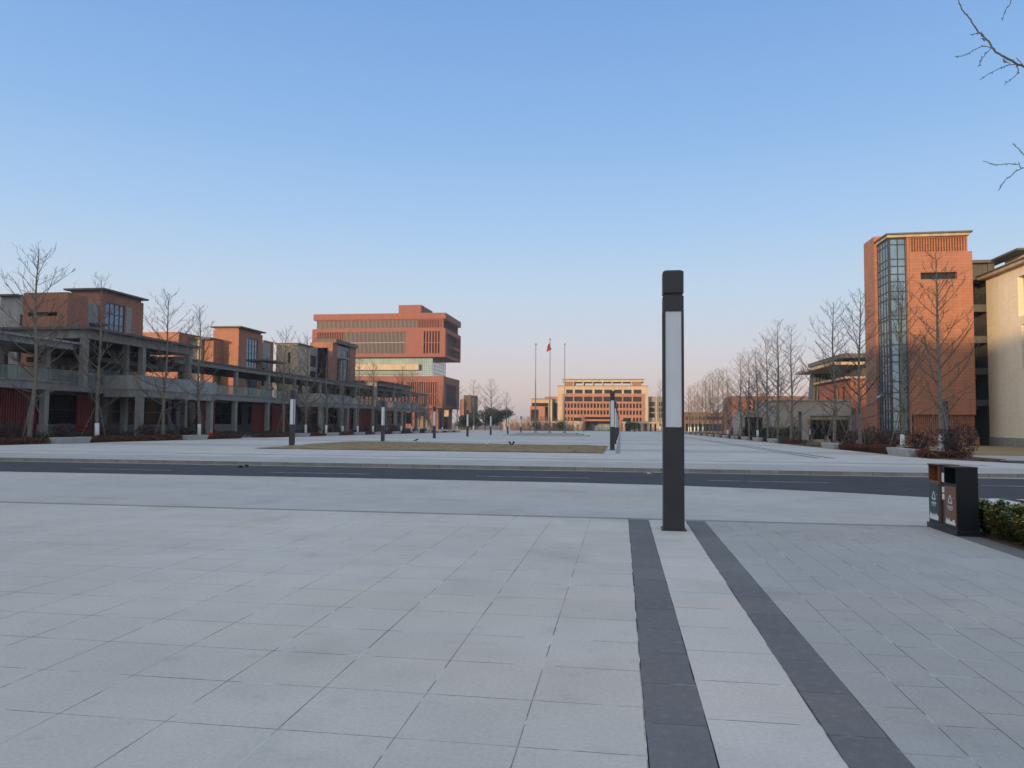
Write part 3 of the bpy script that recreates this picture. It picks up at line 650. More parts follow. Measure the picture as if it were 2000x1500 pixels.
# curtain wall wraps the corner: S face from xt to xg, W face from RY back
block(tw, 'curtain_wall', 'curtain', xt, xg, RY, yE(345), zc0, zr,
      Sh=[(xt+.12, xg-.05, zc0+.05, zr-.05, {'n': (2, 1), 'rows': rowz, 'm': 'curtain', 'd': .08, 'w': .09})],
      Wh=[(RY+.12, yE(345)-.05, zc0+.05, zr-.05, {'n': (4, 1), 'rows': rowz, 'm': 'curtain', 'd': .08, 'w': .09})])
bx(tw, 'corner_post', 'darkmetal', xt-.04, xt+.1, RY-.04, RY+.1, zc0, zr)
y_s = yE(345)+.01
block(tw, 'side_brick', 'brick_big', xt-.25, xg, y_s, yz(*c6(268, 600), xt-.25)[0], gR, zr+1.0, roof=True)
bx(tw, 'corner_pilaster', 'brick_big', xg+.004, xb0, RY-.25, RY+1.5, gR, zr)
block(tw, 'brick_wall', 'brick_big', xb0+.004, xb1+.25, RY-.35, y_s+5, Z6(1140), Z6(190),
      Sh=[(X6(592), X6(806), Z6(349), Z6(309), {'n': (5, 1), 'd': .55, 'w': .08})], dep=.5)
block(tw, 'upper_fin_wall', 'brick_big', xb0+.004, xb1-.05, RY-.1, y_s+5, Z6(190)+.004, zr,
      Sh=[(xb0+.15, xb1-.2, Z6(190)+.1, zr-.1, {'k': 'fins', 'n': (21, 1), 'fw': .5, 'fm': 'brick_big', 'm': 'lib', 'd': .45})])
block(tw, 'lower_fin_wall', 'brick_big', xb0+.2, xb1+.2, RY-.1, y_s+5, Z6(1262), Z6(1140)-.004,
      Sh=[(xb0+.25, xb1+.1, Z6(1260), Z6(1142), {'k': 'fins', 'n': (30, 1), 'fw': .6, 'fm': 'brick_big', 'm': 'slab', 'd': .3})])
bx(tw, 'plinth', 'brick_big', xt+.1, xb1+.4, RY-.55, y_s+5, gR, Z6(1262)-.004)
MB().prism([(xt-.16, RY-.3), (xb1+.02, RY-.5), (xb1+.02, y_s+5.5), (xt+1.5, y_s+5.5), (xt+1.5, y_s+.1), (xt-.16, y_s-.1)], zr+.004, zr+.25).build('fascia', M['beige_plain'], tw)
MB().prism([(xt-.3, RY-.5), (xb1+.2, RY-.75), (xb1+.2, y_s+6), (xt+1.3, y_s+6), (xt+1.3, y_s+.2), (xt-.3, y_s)], zr+.254, zr+.40).build('roof_slab', M['slab'], tw)
ow = MB(); p0 = PX(*c6(375, 1025), X=xt-.1)
ow.obox((xt-.35, p0.y, p0.z), Vector((0, .45, 0)), Vector((.28, 0, .28)), Vector((-.02, 0, .02))); ow.build('open_window', M['curtain'], tw)
# open stair link with balcony decks
lk = thing('stair_link', 'dark open balcony stack between the orange tower and the cream wing', 'building', (xb1+2, RY+4, gz(RY)))
xl0, xl1 = xb1+.27, X6(1000, RY+4)
block(lk, 'back_wall', 'grey', xl0, xl1+1.5, RY+6.5, RY+14, gR, Z6(262, 900, RY+4),
      Sh=[(xl0+.3, xl1-.2, Z6(y+ 120, 900, RY+5), Z6(y, 900, RY+5), {'n': (4, 2), 'd': .2}) for y in (372, 555, 740, 925, 1110)])
for y0_, y1_ in ((355, 262), (540, 498), (722, 682), (905, 868), (1088, 1052)):
    bx(lk, 'deck', 'slab', xl0, xl1-.3, RY+3.6, RY+6.4, Z6(y0_, 900, RY+4), Z6(y1_, 900, RY+4))
for y in (498, 682, 868, 1052):
    mb = MB(); z0_ = Z6(y, 900, RY+4)
    for k in range(22): u = xl0+.05+k*(xl1-xl0-.5)/21; mb.box(u, u+.03, RY+3.75, RY+3.78, z0_, z0_+1.05)
    mb.box(xl0, xl1-.35, RY+3.74, RY+3.8, z0_+1.05, z0_+1.11); mb.build('railing', M['darkmetal'], lk)
bx(lk, 'pier', 'slab', xl1-.28, xl1+.3, RY+3.4, RY+6.4, gR, Z6(262, 900, RY+4))
bx(lk, 'roof_slab', 'slab', xl0, xl1+1, RY+3.0, RY+14, Z6(262, 900, RY+4)+.004, Z6(245, 900, RY+4))
# cream wing on the right edge
p1 = PX(*c6(985, 700), Y=RY+2.2); XW = p1.x
zw = yz(*c6(985, 345), XW)[1]
cw = thing('cream_wing', 'cream stone building cut off by the right edge, sunlit side wall', 'building', (XW, RY-5, gz(RY)))
ywi = lambda x: yz(*c6(x, 700), XW)[0]
block(cw, 'stone_wall', 'cream', XW, XW+14, 52, RY+2.2, gR, zw,
      Wh=[(ywi(1250), ywi(1172), zw-4.6, zw-.9, {'n': (2, 2), 'm': 'glass', 'd': .6}), (ywi(1250), ywi(1185), zw-9.6, zw-5.4, {'n': (2, 2), 'd': .6}), (60, 64, zw-4.6, zw-1.0, {'n': (3, 2), 'd': .6}), (55, 58, zw-9.6, zw-5.4, {'n': (3, 2), 'd': .6})])
bx(cw, 'eave', 'beige_plain', XW-.6, XW+14.5, 51.5, RY+2.6, zw+.004, zw+.3)
bx(cw, 'eave_top', 'slab', XW-.75, XW+14.7, 51.3, RY+2.8, zw+.304, zw+.42)
yf, zf = yz(1987, 484, XW+.9)
bx(cw, 'upper_storey', 'cream', XW+2.2, XW+13, yf+1.2, RY+3.0, zw+.424, zf-.2)
bx(cw, 'upper_eave', 'slab', XW+.9, XW+13.6, yf, RY+3.6, zf-.196, zf)
bx(cw, 'plinth', 'grey2', XW-.12, XW-.004, 52, RY+2.1, gR, gR+.9)

# --- left teaching blocks behind the walkway
def tower(label, px, py, X1, wpx0, side_px, dz=0, glassx=None, ztop=None):
    """brick stair tower: front corner column seen at pixel px, side wall ends at side_px"""
    p = PX(px, py, X=X1); Y0 = p.y; zt_ = p.z; x0 = PX(wpx0, py, Y=Y0).x; Y1 = PX(side_px, py+20, X=X1).y
    t = thing('teaching_block', label, 'building', (X1, Y0, gz(Y0)))
    g0 = gz(Y0)-.2
    gy0, gy1 = [PX(v, py, X=X1).y for v in glassx]
    block(t, 'brick_tower', 'brick', x0, X1, Y0, Y1, g0, zt_-.55,
          Eh=[(gy0, gy1, 5.2, zt_-1.5, {'n': (4, 8), 'm': 'curtain', 'd': .18, 'w': .1})])
    bx(t, 'roof_band', 'brick', x0+.2, X1-.2, Y0+.2, Y1-.2, zt_-.55, zt_-.2)
    bx(t, 'roof_slab', 'slab', x0-.35, X1+.5, Y0-.4, Y1+.3, zt_-.196, zt_)
    return t, Y0, Y1, x0, zt_, g0
# block A (far left)
tA, Y0, Y1, x0, zt_, g0 = tower('left-most teaching block, red-brick stair tower with window grid and brick bay beside it', 200, 563, -60, 134, 281, glassx=(208, 246))
bx(tA, 'grey_pilaster', 'grey2', -60.1, -59.95, PX(247, 600, X=-60).y, PX(257, 600, X=-60).y, 5, zt_-1.5)
bY = 72.0; ax = lambda x, Y=bY: xz(*c1(x, 500), Y)[0]; az = lambda y, Y=bY: xz(*c1(300, y), Y)[1]
block(tA, 'brick_bay', 'brick', ax(150), ax(438), bY, bY+3.2, g0, az(404), Sh=[(ax(180), ax(375), az(558), az(532), {'n': (5, 1), 'd': .4}), (ax(70), ax(75), 0, .1, {'k': 'none'})][:1])
block(tA, 'grey_wing', 'grey2', ax(-60), ax(150)-.01, bY+1.2, bY+9, g0, az(413), Sh=[(ax(76), ax(142), az(607), az(534), {'n': (2, 2), 'd': .4}), (ax(64), ax(132), az(850), az(765), {'n': (2, 2), 'd': .4})])
bx(tA, 'roof_slab', 'slab', ax(-70), ax(75), bY+.6, bY+9.4, az(413)+.004, az(402))
block(tA, 'grey_link', 'grey2', -66, -60.4, bY+3.2, Y0-.01, g0, az(432),
      Eh=[(bY+4.5, bY+5.0, 8, 12.6, {'n': (1, 3)}), (bY+5.4, Y0-.4, 8.6, 11.2, {'n': (2, 1)})])
bx(tA, 'balcony_roof', 'slab', -60.4, -58.8, bY+4.6, Y0-.1, 12.3, 12.55); bx(tA, 'balcony', 'grey2', -60.4, -59.0, bY+4.6, Y0-.1, 8.0, 8.9)
# block B
bY = 103.0; ax = lambda x, Y=bY: xz(*c2(x, 500), Y)[0]; az = lambda y, Y=bY: xz(*c2(400, y), Y)[1]
tB = thing('teaching_block', 'teaching block with sunlit plain brick wall and cream corner, left of the brick stair tower', 'building', (ax(425), bY, gz(bY)))
g0 = gz(bY)-.2
block(tB, 'brick_wall', 'brick', ax(60), ax(425), bY, bY+13, g0, az(421), Sh=[(ax(150), ax(185), az(625), az(585), {'n': (1, 1)}), (ax(190), ax(225), az(765), az(705), {'n': (1, 1)}), (ax(120), ax(160), az(765), az(705), {'n': (1, 1)})])
Y2 = 106.0; ax2 = lambda x: xz(*c2(x, 500), Y2)[0]; az2 = lambda y: xz(*c2(600, y), Y2)[1]
block(tB, 'cream_wall', 'beige', ax2(445), ax2(612), Y2, Y2+5, g0, az2(486), Sh=[(ax2(528), ax2(542), az2(630), az2(565), {'n': (1, 2)}), (ax2(496), ax2(508), az2(630), az2(575), {'n': (1, 2)})])
bx(tB, 'roof_slab', 'slab', ax2(440), ax2(700), Y2-.4, Y2+6, az2(486)+.004, az2(468))
block(tB, 'brick_side', 'brick', ax2(612)+.01, ax2(700), Y2+.6, Y2+6, g0, az2(486)-.004)
bx(tB, 'brick_roof_room', 'brick', ax2(520), ax2(690), Y2+7, Y2+11, az2(486), az2(430))
# block C
tC, Y0, Y1, x0, zt_, g0 = tower('teaching block with the plain brick stair tower standing alone above the walkway roof', 467, 637, -60, 417, 513, glassx=(483, 505))
block(tC, 'grey_wall', 'grey2', -70, -61.0, Y1+.01, Y1+4.8, g0, PX(515, 667, X=-60.2).z,
      Eh=[(Y1+1.0, Y1+3.1, 7.5, 10.6, {'n': (2, 1)}), (Y1+3.7, Y1+4.1, 8, 12.6, {'n': (1, 3)})])
bx(tC, 'balcony_roof', 'slab', -60.2, -57.8, Y1-2.5, Y1+4.6, 11.4, 11.65)
mb = MB().box(-58.05, -58.0, Y1-.2, Y1+5, 7.2, 8.5); mb.build('glass_railing', M['railglass'], tC)
bx(tC, 'balcony', 'grey2', -60.2, -58.0, Y1-.2, Y1+5, 6.9, 7.2)
bx(tC, 'brick_back', 'brick', -72, -62.2, Y1+4.81, Y1+8.5, g0, PX(510, 661, X=-61.5).z)
# block E cream with D tower
eY = 128.0; ax = lambda x, Y=eY: xz(*c2(x, 500), Y)[0]; az = lambda y, Y=eY: xz(*c2(1330, y), Y)[1]
tE = thing('teaching_block', 'cream sunlit teaching block with slit windows just left of the grey-sided brick tower', 'building', (ax(1420), eY, gz(eY)))
g0 = gz(eY)-.2
block(tE, 'cream_wall', 'beige', ax(1243), ax(1420), eY, eY+5.8, g0, az(524), Sh=[(ax(1340), ax(1362), az(685), az(592), {'n': (1, 2), 'd': .4}), (ax(1352), ax(1362), az(770), az(722), {'n': (1, 1), 'd': .4})],
      Eh=[(eY+1.2, eY+1.6, 6, 13, {'n': (1, 4)})])
bx(tE, 'roof_slab', 'slab', ax(1236), ax(1420)+.4, eY-.4, eY+6.2, az(524)+.004, az(514))
block(tE, 'window_wall', 'grey2', ax(1380), ax(1420)-.6, eY+5.81, eY+10.5, g0, az(505), Eh=[(eY+6.3, eY+10.2, z0_, z0_+2.2, {'n': (4, 1), 'd': .3}) for z0_ in (5.8, 9.0, 12.0)])
bx(tE, 'roof_room', 'beige_plain', ax(1330), ax(1480), eY+11, eY+14, g0, az(503))
tD = thing('teaching_block', 'brick tower with grey glazed side wall, last one before the library', 'building', (-56, 139, gz(139)))
g0 = gz(139)-.2
X1 = PX(*c3(465, 600), Y=139).x; x0 = PX(*c3(258, 600), Y=139).x; zt_ = PX(*c3(400, 462), Y=139).z
yd = lambda x: yz(*c3(x, 650), X1)[0]
block(tD, 'brick_front', 'brick', x0, X1, 139, 141.5, g0, zt_)
block(tD, 'glazed_side', 'grey2', x0+1, X1-.15, 141.51, yd(622), g0, zt_-.3,
      Eh=[(yd(498), yd(506), 6, zt_-2, {'n': (1, 5)}), (yd(515), yd(548), 7.0, zt_-3, {'n': (2, 3), 'd': .5}), (yd(556), yd(618), 5.5, zt_-1.0, {'n': (5, 9), 'm': 'curtain', 'd': .15, 'w': .1})])
bx(tD, 'balcony_roof', 'grey2', X1-.15, X1+1.3, yd(512), yd(575), zt_-3, zt_-2.75)
bx(tD, 'brick_pier', 'brick', x0+1, X1+.1, yd(622)+.01, yd(672), g0, zt_-.1)
bx(tD, 'roof_slab', 'slab', X1-3.6, X1+.5, 139.6, yd(676), zt_+.004, zt_+.75)
# unseen blocks added left of and behind the view, sized to shade square and tower
for i, (xa, xb, y0_, y1_, h) in enumerate(((-80, -60, 40, 52, 19.5), (-80, -60, 8, 21, 18.5), (-80, -60, -24, -11, 18), (-80, -60, -56, -43, 18), (-80, -60, -90, -76, 18), (-140, -30, -122, -108, 27), (-26, 70, -122, -106, 26))):
    lab = 'unseen brick block added for shade outside the frame, ' + ['nearest beyond the left edge', 'second beyond the left edge', 'third, level with the viewer', 'fourth, behind the viewer', 'fifth, far behind the viewer', 'long block straight behind', 'long block behind on the right'][i]
    t = thing('teaching_block', lab, 'building', (xa, y0_, 0))  # not a real teaching block: added unseen block that casts shade
    block(t, 'brick_wall', 'brick', xa, xb, y0_, y1_, -.3, h, Eh=[(y0_+1.5, y1_-1.5, z, z+1.8, {'n': (6, 1)}) for z in (1.5, 5.2, 8.9, 12.6)])
    bx(t, 'roof_slab', 'slab', xa-.4, xb+.5, y0_-.4, y1_+.4, h+.004, h+.3)

# --- raised walkway along the left
wkL = thing('raised_walkway', 'long two-storey grey covered walkway with glass railings along the left side', 'walkway', (-48, 50, gz(50)))
XF = -48.0; WY0, WY1 = 40.0, 182.0
gw0 = gz(60)-.4
zD, zDb, zR, zRb = 4.62, 3.95, 8.3, 7.72
def seg(root, nm, m, x0, x1, y0, y1, z0, z1): return bx(root, nm, m, x0, x1, y0, y1, z0, z1)
seg(wkL, 'deck_slab', 'grey', XF-8, XF-.3, WY0, WY1, zDb+.25, zD-.05)
seg(wkL, 'deck_beam', 'grey', XF-.3, XF+.05, WY0, WY1, zDb, zD)
seg(wkL, 'deck_edge', 'grey2', XF-.2, XF+.16, WY0, WY1, zD+.003, zD+.09)
seg(wkL, 'roof_beam', 'grey', XF-.3, XF+.05, 74, WY1-2, zRb, zR-.1)
seg(wkL, 'roof_slab', 'slab', XF-8, XF+.3, 74, WY1-1.5, zR-.095, zR+.06)
seg(wkL, 'roof_beam', 'grey', XF-.2, XF+1.05, WY0, 57.6, 7.5, 8.0); seg(wkL, 'roof_slab', 'grey2', XF-8, XF+1.3, WY0, 58.2, 8.003, 8.17)
seg(wkL, 'back_beam', 'slab', XF-8.2, XF-7.8, 58, WY1-2, zRb, zR-.1)
# roof louvres spanning across
lv = MB()
y = 58.5
while y < WY1-3:
    lv.box(XF-7.8, XF-.3, y, y+.14, zRb+.05, zR-.1); y += 1.15
lv.build('roof_louvres', M['slab'], wkL)
cols_ = [47, 56.1, 66.3, 76.4, 87.3, 96, 104.3, 113.8, 122.9, 130.2, 139.9, 146.6, 155.8, 161.5, 170.8, 178.7]
for y in cols_:
    if 62 < y < 72: zt2 = 9.0
    else: zt2 = zRb
    seg(wkL, 'column', 'grey', XF-.5, XF-.004, y-.25, y+.25, gw0, zDb-.003)
    seg(wkL, 'column', 'grey', XF-.42, XF-.01, y-.21, y+.21, zD-.04, zt2-.003)
    seg(wkL, 'column', 'grey', XF-8, XF-7.5, y-.27, y+.27, zD-.04, zt2-.003)
# ground floor: plinth, sill wall, dark glazing
seg(wkL, 'plinth', 'grey', XF-8, XF+.3, WY0, WY1, gz(60)-1, gz(60)+.16)
hs = []
for i in range(len(cols_)-1):
    a_, b_ = cols_[i]+.8, cols_[i+1]-.8
    hs.append((a_, b_, gz(60)+1.25, zDb-.2, {'n': (4, 2), 'd': .2}))
block(wkL, 'shop_wall', 'grey', XF-8, XF-3.4, WY0, WY1-12, gz(60)+.1, zDb+.2, Eh=hs, dep=.2)
# red louvre screens
for a_, b_ in ((0-60, 75), (154, 180), (388, 421), (494, 522), (533, 562), (673, 686), (700, 728)):
    ya = PX(a_, 800, X=XF-.7).y if a_ > 0 else 42; yb = PX(b_, 800, X=XF-.7).y
    mb = MB(); y = ya; random.seed(int(ya))
    while y < yb:
        mb.box(XF-.95, XF-.65, y, y+.07, gz(60)+.2, zDb-.05); y += .26
    mb.mi = 1; mb.box(XF-1.0, XF-.96, ya, yb, gz(60)+.2, zDb-.06)
    mb.build('red_louvre_screen', [M['louvre'], M['black']], wkL)
# glass railings between the bays
bays = [(62.8, 75.6), (105.0, 116.5), (142.0, 158.0)]
def rail(y0_, y1_):
    mb = MB(); n = max(1, round((y1_-y0_)/1.6))
    for i in range(n):
        a_ = y0_+i*(y1_-y0_)/n+.03; b_ = y0_+(i+1)*(y1_-y0_)/n-.03; mb.box(XF+.0, XF+.025, a_, b_, zD+.1, zD+1.15)
    r = mb.build('glass_railing', M['railglass'], wkL)
    t = MB(); t.box(XF-.03, XF+.05, y0_, y1_, zD+1.155, zD+1.2)
    for i in range(n+1): y = y0_+i*(y1_-y0_)/n; t.box(XF-.05, XF-.01, y-.02, y+.02, zD+.09, zD+1.15)
    t.build('handrail', M['darkmetal'], r)
rail(WY0, 62.6); rail(75.7, 104.9); rail(116.6, 141.9); rail(158.1, 178)
for y0_, y1_ in bays:
    mb = MB(); mb.box(XF+.06, XF+4, y0_, y1_, zDb+.35, zDb+.6); mb.box(XF+3.8, XF+4, y0_, y1_, zDb+.6, zD+1.0); mb.box(XF+.06, XF+3.8, y0_, y0_+.2, zDb+.6, zD+1.0); mb.box(XF+.06, XF+3.8, y1_-.2, y1_, zDb+.6, zD+1.0)
    mb.build('parapet_bay', M['grey2'], wkL)
    mb = MB(); mb.box(XF+.06, XF+3.9, y0_+.1, y0_+.5, zDb-.35, zDb+.347); mb.box(XF+3.4, XF+3.9, y0_+.5, y1_, zDb-.35, zDb+.347); mb.build('bay_beam', M['grey'], wkL)
    for y in (y0_+.4, y1_-.5): seg(wkL, 'column', 'grey', XF+3.3, XF+3.85, y-.28, y+.28, gz(y0_)-.2, zDb-.353)
    block(wkL, 'bay_wall', 'slab', XF-3.3, XF-.6, y0_+1.0, y1_-1, gz(60)+.17, zDb-.01, Eh=[(y0_+1.6, y1_-1.6, gz(60)+1.2, zDb-.4, {'n': (5, 2), 'd': .1})])
# raised canopies over the first and third bay
for y0_, y1_, zc in ((57.8, 75.2, 9.35), (136, 160, 9.15)):
    seg(wkL, 'raised_roof', 'slab', XF-15, XF+2.4, y0_, y1_, zc+.003, zc+.22)
    mb = MB(); mb.box(XF-14.6, XF+1.6, y0_+.5, y0_+.9, zc-.75, zc); mb.box(XF+1.2, XF+1.6, y0_+.9, y1_-.6, zc-.75, zc); mb.box(XF-14.6, XF+1.2, y1_-1, y1_-.6, zc-.75, zc)
    mb.build('raised_beam', M['grey'], wkL)
    mb = MB(); y = y0_+1.6
    while y < y1_-1.4: mb.box(XF-14, XF+1.1, y, y+.15, zc-.6, zc-.02); y += 1.2
    mb.build('roof_louvres', M['slab'], wkL)
    for y in (y0_+.75, (y0_+y1_)/2, y1_-.85):
        for x in (XF+1.1, XF-14.2): seg(wkL, 'column', 'grey', x, x+.5, y-.26, y+.26, zD if x < XF else zD-.3, zc-.753)
    seg(wkL, 'lower_canopy', 'slab', XF-9, XF-1.5, y0_+6, y1_+3, 7.0, 7.45)
# end stair
st = MB()
for i in range(22):
    st.box(XF-4, XF-1, WY1+i*.34, WY1+i*.34+.36, zD-.25-i*.245, zD-.05-i*.245)
st.prism([(XF-1, WY1), (XF-.7, WY1), (XF-.7, WY1+7.6), (XF-1, WY1+7.6)], lambda x, y: zD-1.0-(y-WY1)*.72, lambda x, y: zD+.5-(y-WY1)*.72)
st.build('stair', M['grey'], wkL)

# ------------------------------------------------------------ light pillars
def lamp_proto(loc, label):
    x, y, z = loc
    t = thing('light_pillar', label, 'lamp', loc, 'tall square light pillars with white panels')
    w = .145
    def oct_(w, c=.012): return [(x+a, y+b) for a, b in ((-w+c, -w), (w-c, -w), (w, -w+c), (w, w-c), (w-c, w), (-w+c, w), (-w, w-c), (-w, -w+c))]
    MB().prism(oct_(w), z, z+1.45).build('base', M['lampbody'], t)
    b = MB(); b.prism(oct_(w), z+3.105, z+3.325)
    for sx in (-1, 1):
        for sy in (-1, 1):
            b.box(*(sorted((x+sx*w, x+sx*(w-.032)))), *(sorted((y+sy*w, y+sy*(w-.032)))), z+1.45, z+3.105)
    b.prism(oct_(w-.03), z+3.325, z+3.37)
    b.build('frame', M['lampbody'], t)
    MB().prism(oct_(w), z+3.37, z+3.675, ).prism(oct_(w), z+3.675, z+3.70, oct_(w-.03, .02)).build('cap', M['lampbody'], t)
    for k in range(4):
        p = MB(); q = w-.012; a0, a1 = -w+.034, w-.034
        if k == 0: p.box(x+a0, x+a1, y-q, y-q+.02, z+1.455, z+3.10)
        if k == 1: p.box(x+a0, x+a1, y+q-.02, y+q, z+1.455, z+3.10)
        if k == 2: p.box(x-q, x-q+.02, y+a0, y+a1, z+1.455, z+3.10)
        if k == 3: p.box(x+q-.02, x+q, y+a0, y+a1, z+1.455, z+3.10)
        p.build('light_panel', M['diffuser'], t)
    bp = MB().box(x-.17, x+.17, y-.17, y+.17, z+.002, z+.02).build('base_plate', M['lampbody'], t)
    return t
lp = lamp_proto((.74, 10.83, 0), 'large charcoal light pillar in the foreground on the pale paving strip')
GL = 'tall square light pillars with white panels'
yy = 47.0
for i in range(8):
    dup(lp, (-.53, yy, gz(yy)+(.03 if i == 0 else 0)), 0, 1, ('%s light pillar of the receding centre row behind the big foreground one' % ['front', 'second', 'third', 'fourth', 'fifth', 'sixth', 'seventh', 'farthest'][i]), GL); yy += 18.7
yy = 45.9
for i in range(7):
    dup(lp, (-21.3, yy, gz(yy)), 0, 1, '%s light pillar from the left in the row in front of the grey walkway' % ORD[i], GL); yy += 18.7
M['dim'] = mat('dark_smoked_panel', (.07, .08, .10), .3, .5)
DIM = {}
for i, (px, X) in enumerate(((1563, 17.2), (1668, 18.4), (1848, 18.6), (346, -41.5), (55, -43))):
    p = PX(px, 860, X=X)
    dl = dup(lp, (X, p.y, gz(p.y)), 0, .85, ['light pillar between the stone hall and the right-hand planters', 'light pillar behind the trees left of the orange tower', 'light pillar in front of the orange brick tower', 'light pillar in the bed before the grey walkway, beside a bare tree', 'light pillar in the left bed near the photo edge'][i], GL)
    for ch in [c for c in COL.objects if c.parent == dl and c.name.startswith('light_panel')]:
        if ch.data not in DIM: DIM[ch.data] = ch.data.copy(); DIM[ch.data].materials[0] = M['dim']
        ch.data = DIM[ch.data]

# ------------------------------------------------------------ flagpoles
fy = 121.0; fz = gz(fy)
pd = MB(); pd.box(-18.4, -5.2, fy-6, fy+6, fz-.1, fz+.14); pd.box(-17.4, -6.2, fy-5, fy+5, fz+.14, fz+.30); pd.box(-16.6, -7, fy-4.2, fy+4.2, fz+.30, fz+.46)
tag(pd.build('flag_podium', M['concrete']), 'low stepped pale stone podium under the three flagpoles', 'podium')
def flagpole(px, top, label):
    x = PX(px, 840, Y=fy).x; zt = PX(px, top, Y=fy).z; z = fz+.46
    t = thing('flagpole', label, 'flagpole', (x, fy, z), 'three flagpoles on the podium')
    MB().tube([(x, fy, z+.3), (x, fy, z+5), (x, fy, zt-.2)], [.11, .095, .06], 12).build('pole', M['pole'], t, True)
    MB().lathe((x, fy, z), [(.28, 0), (.28, .12), (.16, .3), (.13, .31)], 14).build('base', M['pole'], t)
    MB().lathe((x, fy, zt-.2), [(.03, 0), (.13, .08), (.16, .2), (.10, .32), (.02, .36)], 12).build('finial', M['pole'], t, True)
    return x, zt, t
flagpole(1045.5, 672, 'left flagpole of the three, bare pole without flag')
fx, fzt, ft = flagpole(1073.5, 662, 'middle flagpole, the tallest, flying the red flag')
flagpole(1102.3, 672, 'right flagpole of the three, bare pole without flag')
fl = MB(); nu, nv = 14, 10
def fp(u, v):   # hanging flag: fly end droops
    dx = -.75*u*(.35+.5*v); z = fzt-.6-1.15*v-u*(.75-.3*v)*.9
    return (fx-.12+dx*1.3+.75*max(0, v-.4)*u*0 + .35*v, fy+.18*math.sin(u*7+v*2), z)
for i in range(nu):
    for j in range(nv): fl.quad(fp(i/nu, j/nv), fp((i+1)/nu, j/nv), fp((i+1)/nu, (j+1)/nv), fp(i/nu, (j+1)/nv))
fo = fl.build('flag', M['flag'], None, True); so_ = fo.modifiers.new('s', 'SOLIDIFY'); so_.thickness = .02
tag(fo, 'red flag hanging limp near the top of the middle flagpole', 'flag')

# ------------------------------------------------------------ trees
def bare_tree(seed, h=12.2, twm='twig', dens=1.0, spread=1.0):
    rnd = random.Random(seed)
    n = 16; tp = []; dx, dy = rnd.uniform(-.25, .25), rnd.uniform(-.25, .25)
    for i in range(n+1):
        t = i/n; tp.append(Vector((dx*t+.07*math.sin(t*9+seed), dy*t+.07*math.cos(t*7+seed*2), h*t)))
    tr = [.135*(1-i/n)**.85+.012 for i in range(n+1)]; tr[0] = .16
    def tpos(t): i = min(int(t*n), n-1); return tp[i].lerp(tp[i+1], t*n-i)
    trunk = MB().tube(tp, tr, 8)
    cr = MB(); nb = int(36*dens); az = rnd.uniform(0, 6.3)
    def limb(p, d, L, r, depth):
        k = 7 if depth == 0 else (4 if depth == 1 else 3); pts = [p]; q = p.copy(); dd = d.normalized()
        for i in range(k):
            bend = .075 if depth == 0 else .06
            dd = (dd + Vector((rnd.uniform(-.13, .13), rnd.uniform(-.13, .13), bend+rnd.uniform(-.08, .09)))).normalized()
            q = q + dd*L/k; pts.append(q.copy())
        cr.tube(pts, [max(.008, r*(1-i/k*.78)) for i in range(k+1)], 4 if depth == 0 else 3, False)
        if depth == 0:
            m = max(3, int(L*3.7))
            for j in range(m):
                t = .14+.86*(j+rnd.random())/m; t = min(t, .99); i = int(t*k); pp = pts[i].lerp(pts[i+1], t*k-i); dr = (pts[i+1]-pts[i]).normalized()
                side = dr.cross(Vector((0, 0, 1))).normalized()*rnd.choice((-1, 1))
                nd = (dr*rnd.uniform(.3, .9)+side*rnd.uniform(.3, 1.0)+Vector((0, 0, rnd.uniform(-.35, .8))))
                limb(pp, nd, rnd.uniform(.25, .30+L*.30)*(1.15-t*.6), max(.0095, r*.40), 1)
        elif depth == 1 and L > .35:
            for j in range(rnd.choice((1, 2, 2, 3))):
                t = rnd.uniform(.25, .95); i = min(int(t*k), k-1); pp = pts[i].lerp(pts[i+1], t*k-i); dr = (pts[i+1]-pts[i]).normalized()
                limb(pp, dr+Vector((rnd.uniform(-1, 1), rnd.uniform(-1, 1), rnd.uniform(-.4, .9)))*.8, rnd.uniform(.15, .45), .0075, 2)
    for i in range(nb):
        t = .19+.79*(i+rnd.uniform(0, .9))/nb; az += 2.4+rnd.uniform(-.5, .5)
        p = tpos(t); u = (t-.19)/.81
        L = (4.7*(1-u)**.66*(rnd.uniform(.5, 1.1))+.45)*spread
        if u < .12: L *= .65
        el = R(rnd.uniform(8, 34)+u*22)
        limb(p, Vector((math.cos(az)*math.cos(el), math.sin(az)*math.cos(el), math.sin(el))), L, (.018+.032*(1-u)*L/3.3), 0)
    T = thing('bare_tree', '', 'tree', (0, 0, 0), 'rows of bare street trees')
    T['label'] = 'bare tree'
    trunk.build('trunk', M['bark'], T, True); cr.build('crown', M[twm], T)
    wr = MB().tube([tp[0]+Vector((0, 0, .0)), tp[0].lerp(tp[1], .8), tp[1].lerp(tp[2], .75)], [.18, .158, .152], 10)
    return T, wr
protos = []
for s_ in range(5):
    T, wr = bare_tree(11+s_*7, 12.2, spread=(1.05, .9, 1.12, .85, .95)[s_]); T.location = (0, -300-s_*15, 0)
    protos.append((T, wr.mesh('trunk_wrap', M['limewash'], (0, 0, 0), True)))
fprotos = []
for s_ in range(3):
    T, wr = bare_tree(101+s_*5, 11.5, 'twigfar', 1.1, .75); fprotos.append((T, wr.mesh('trunk_wrap', M['limewash'], (0, 0, 0), True)))
used = set()
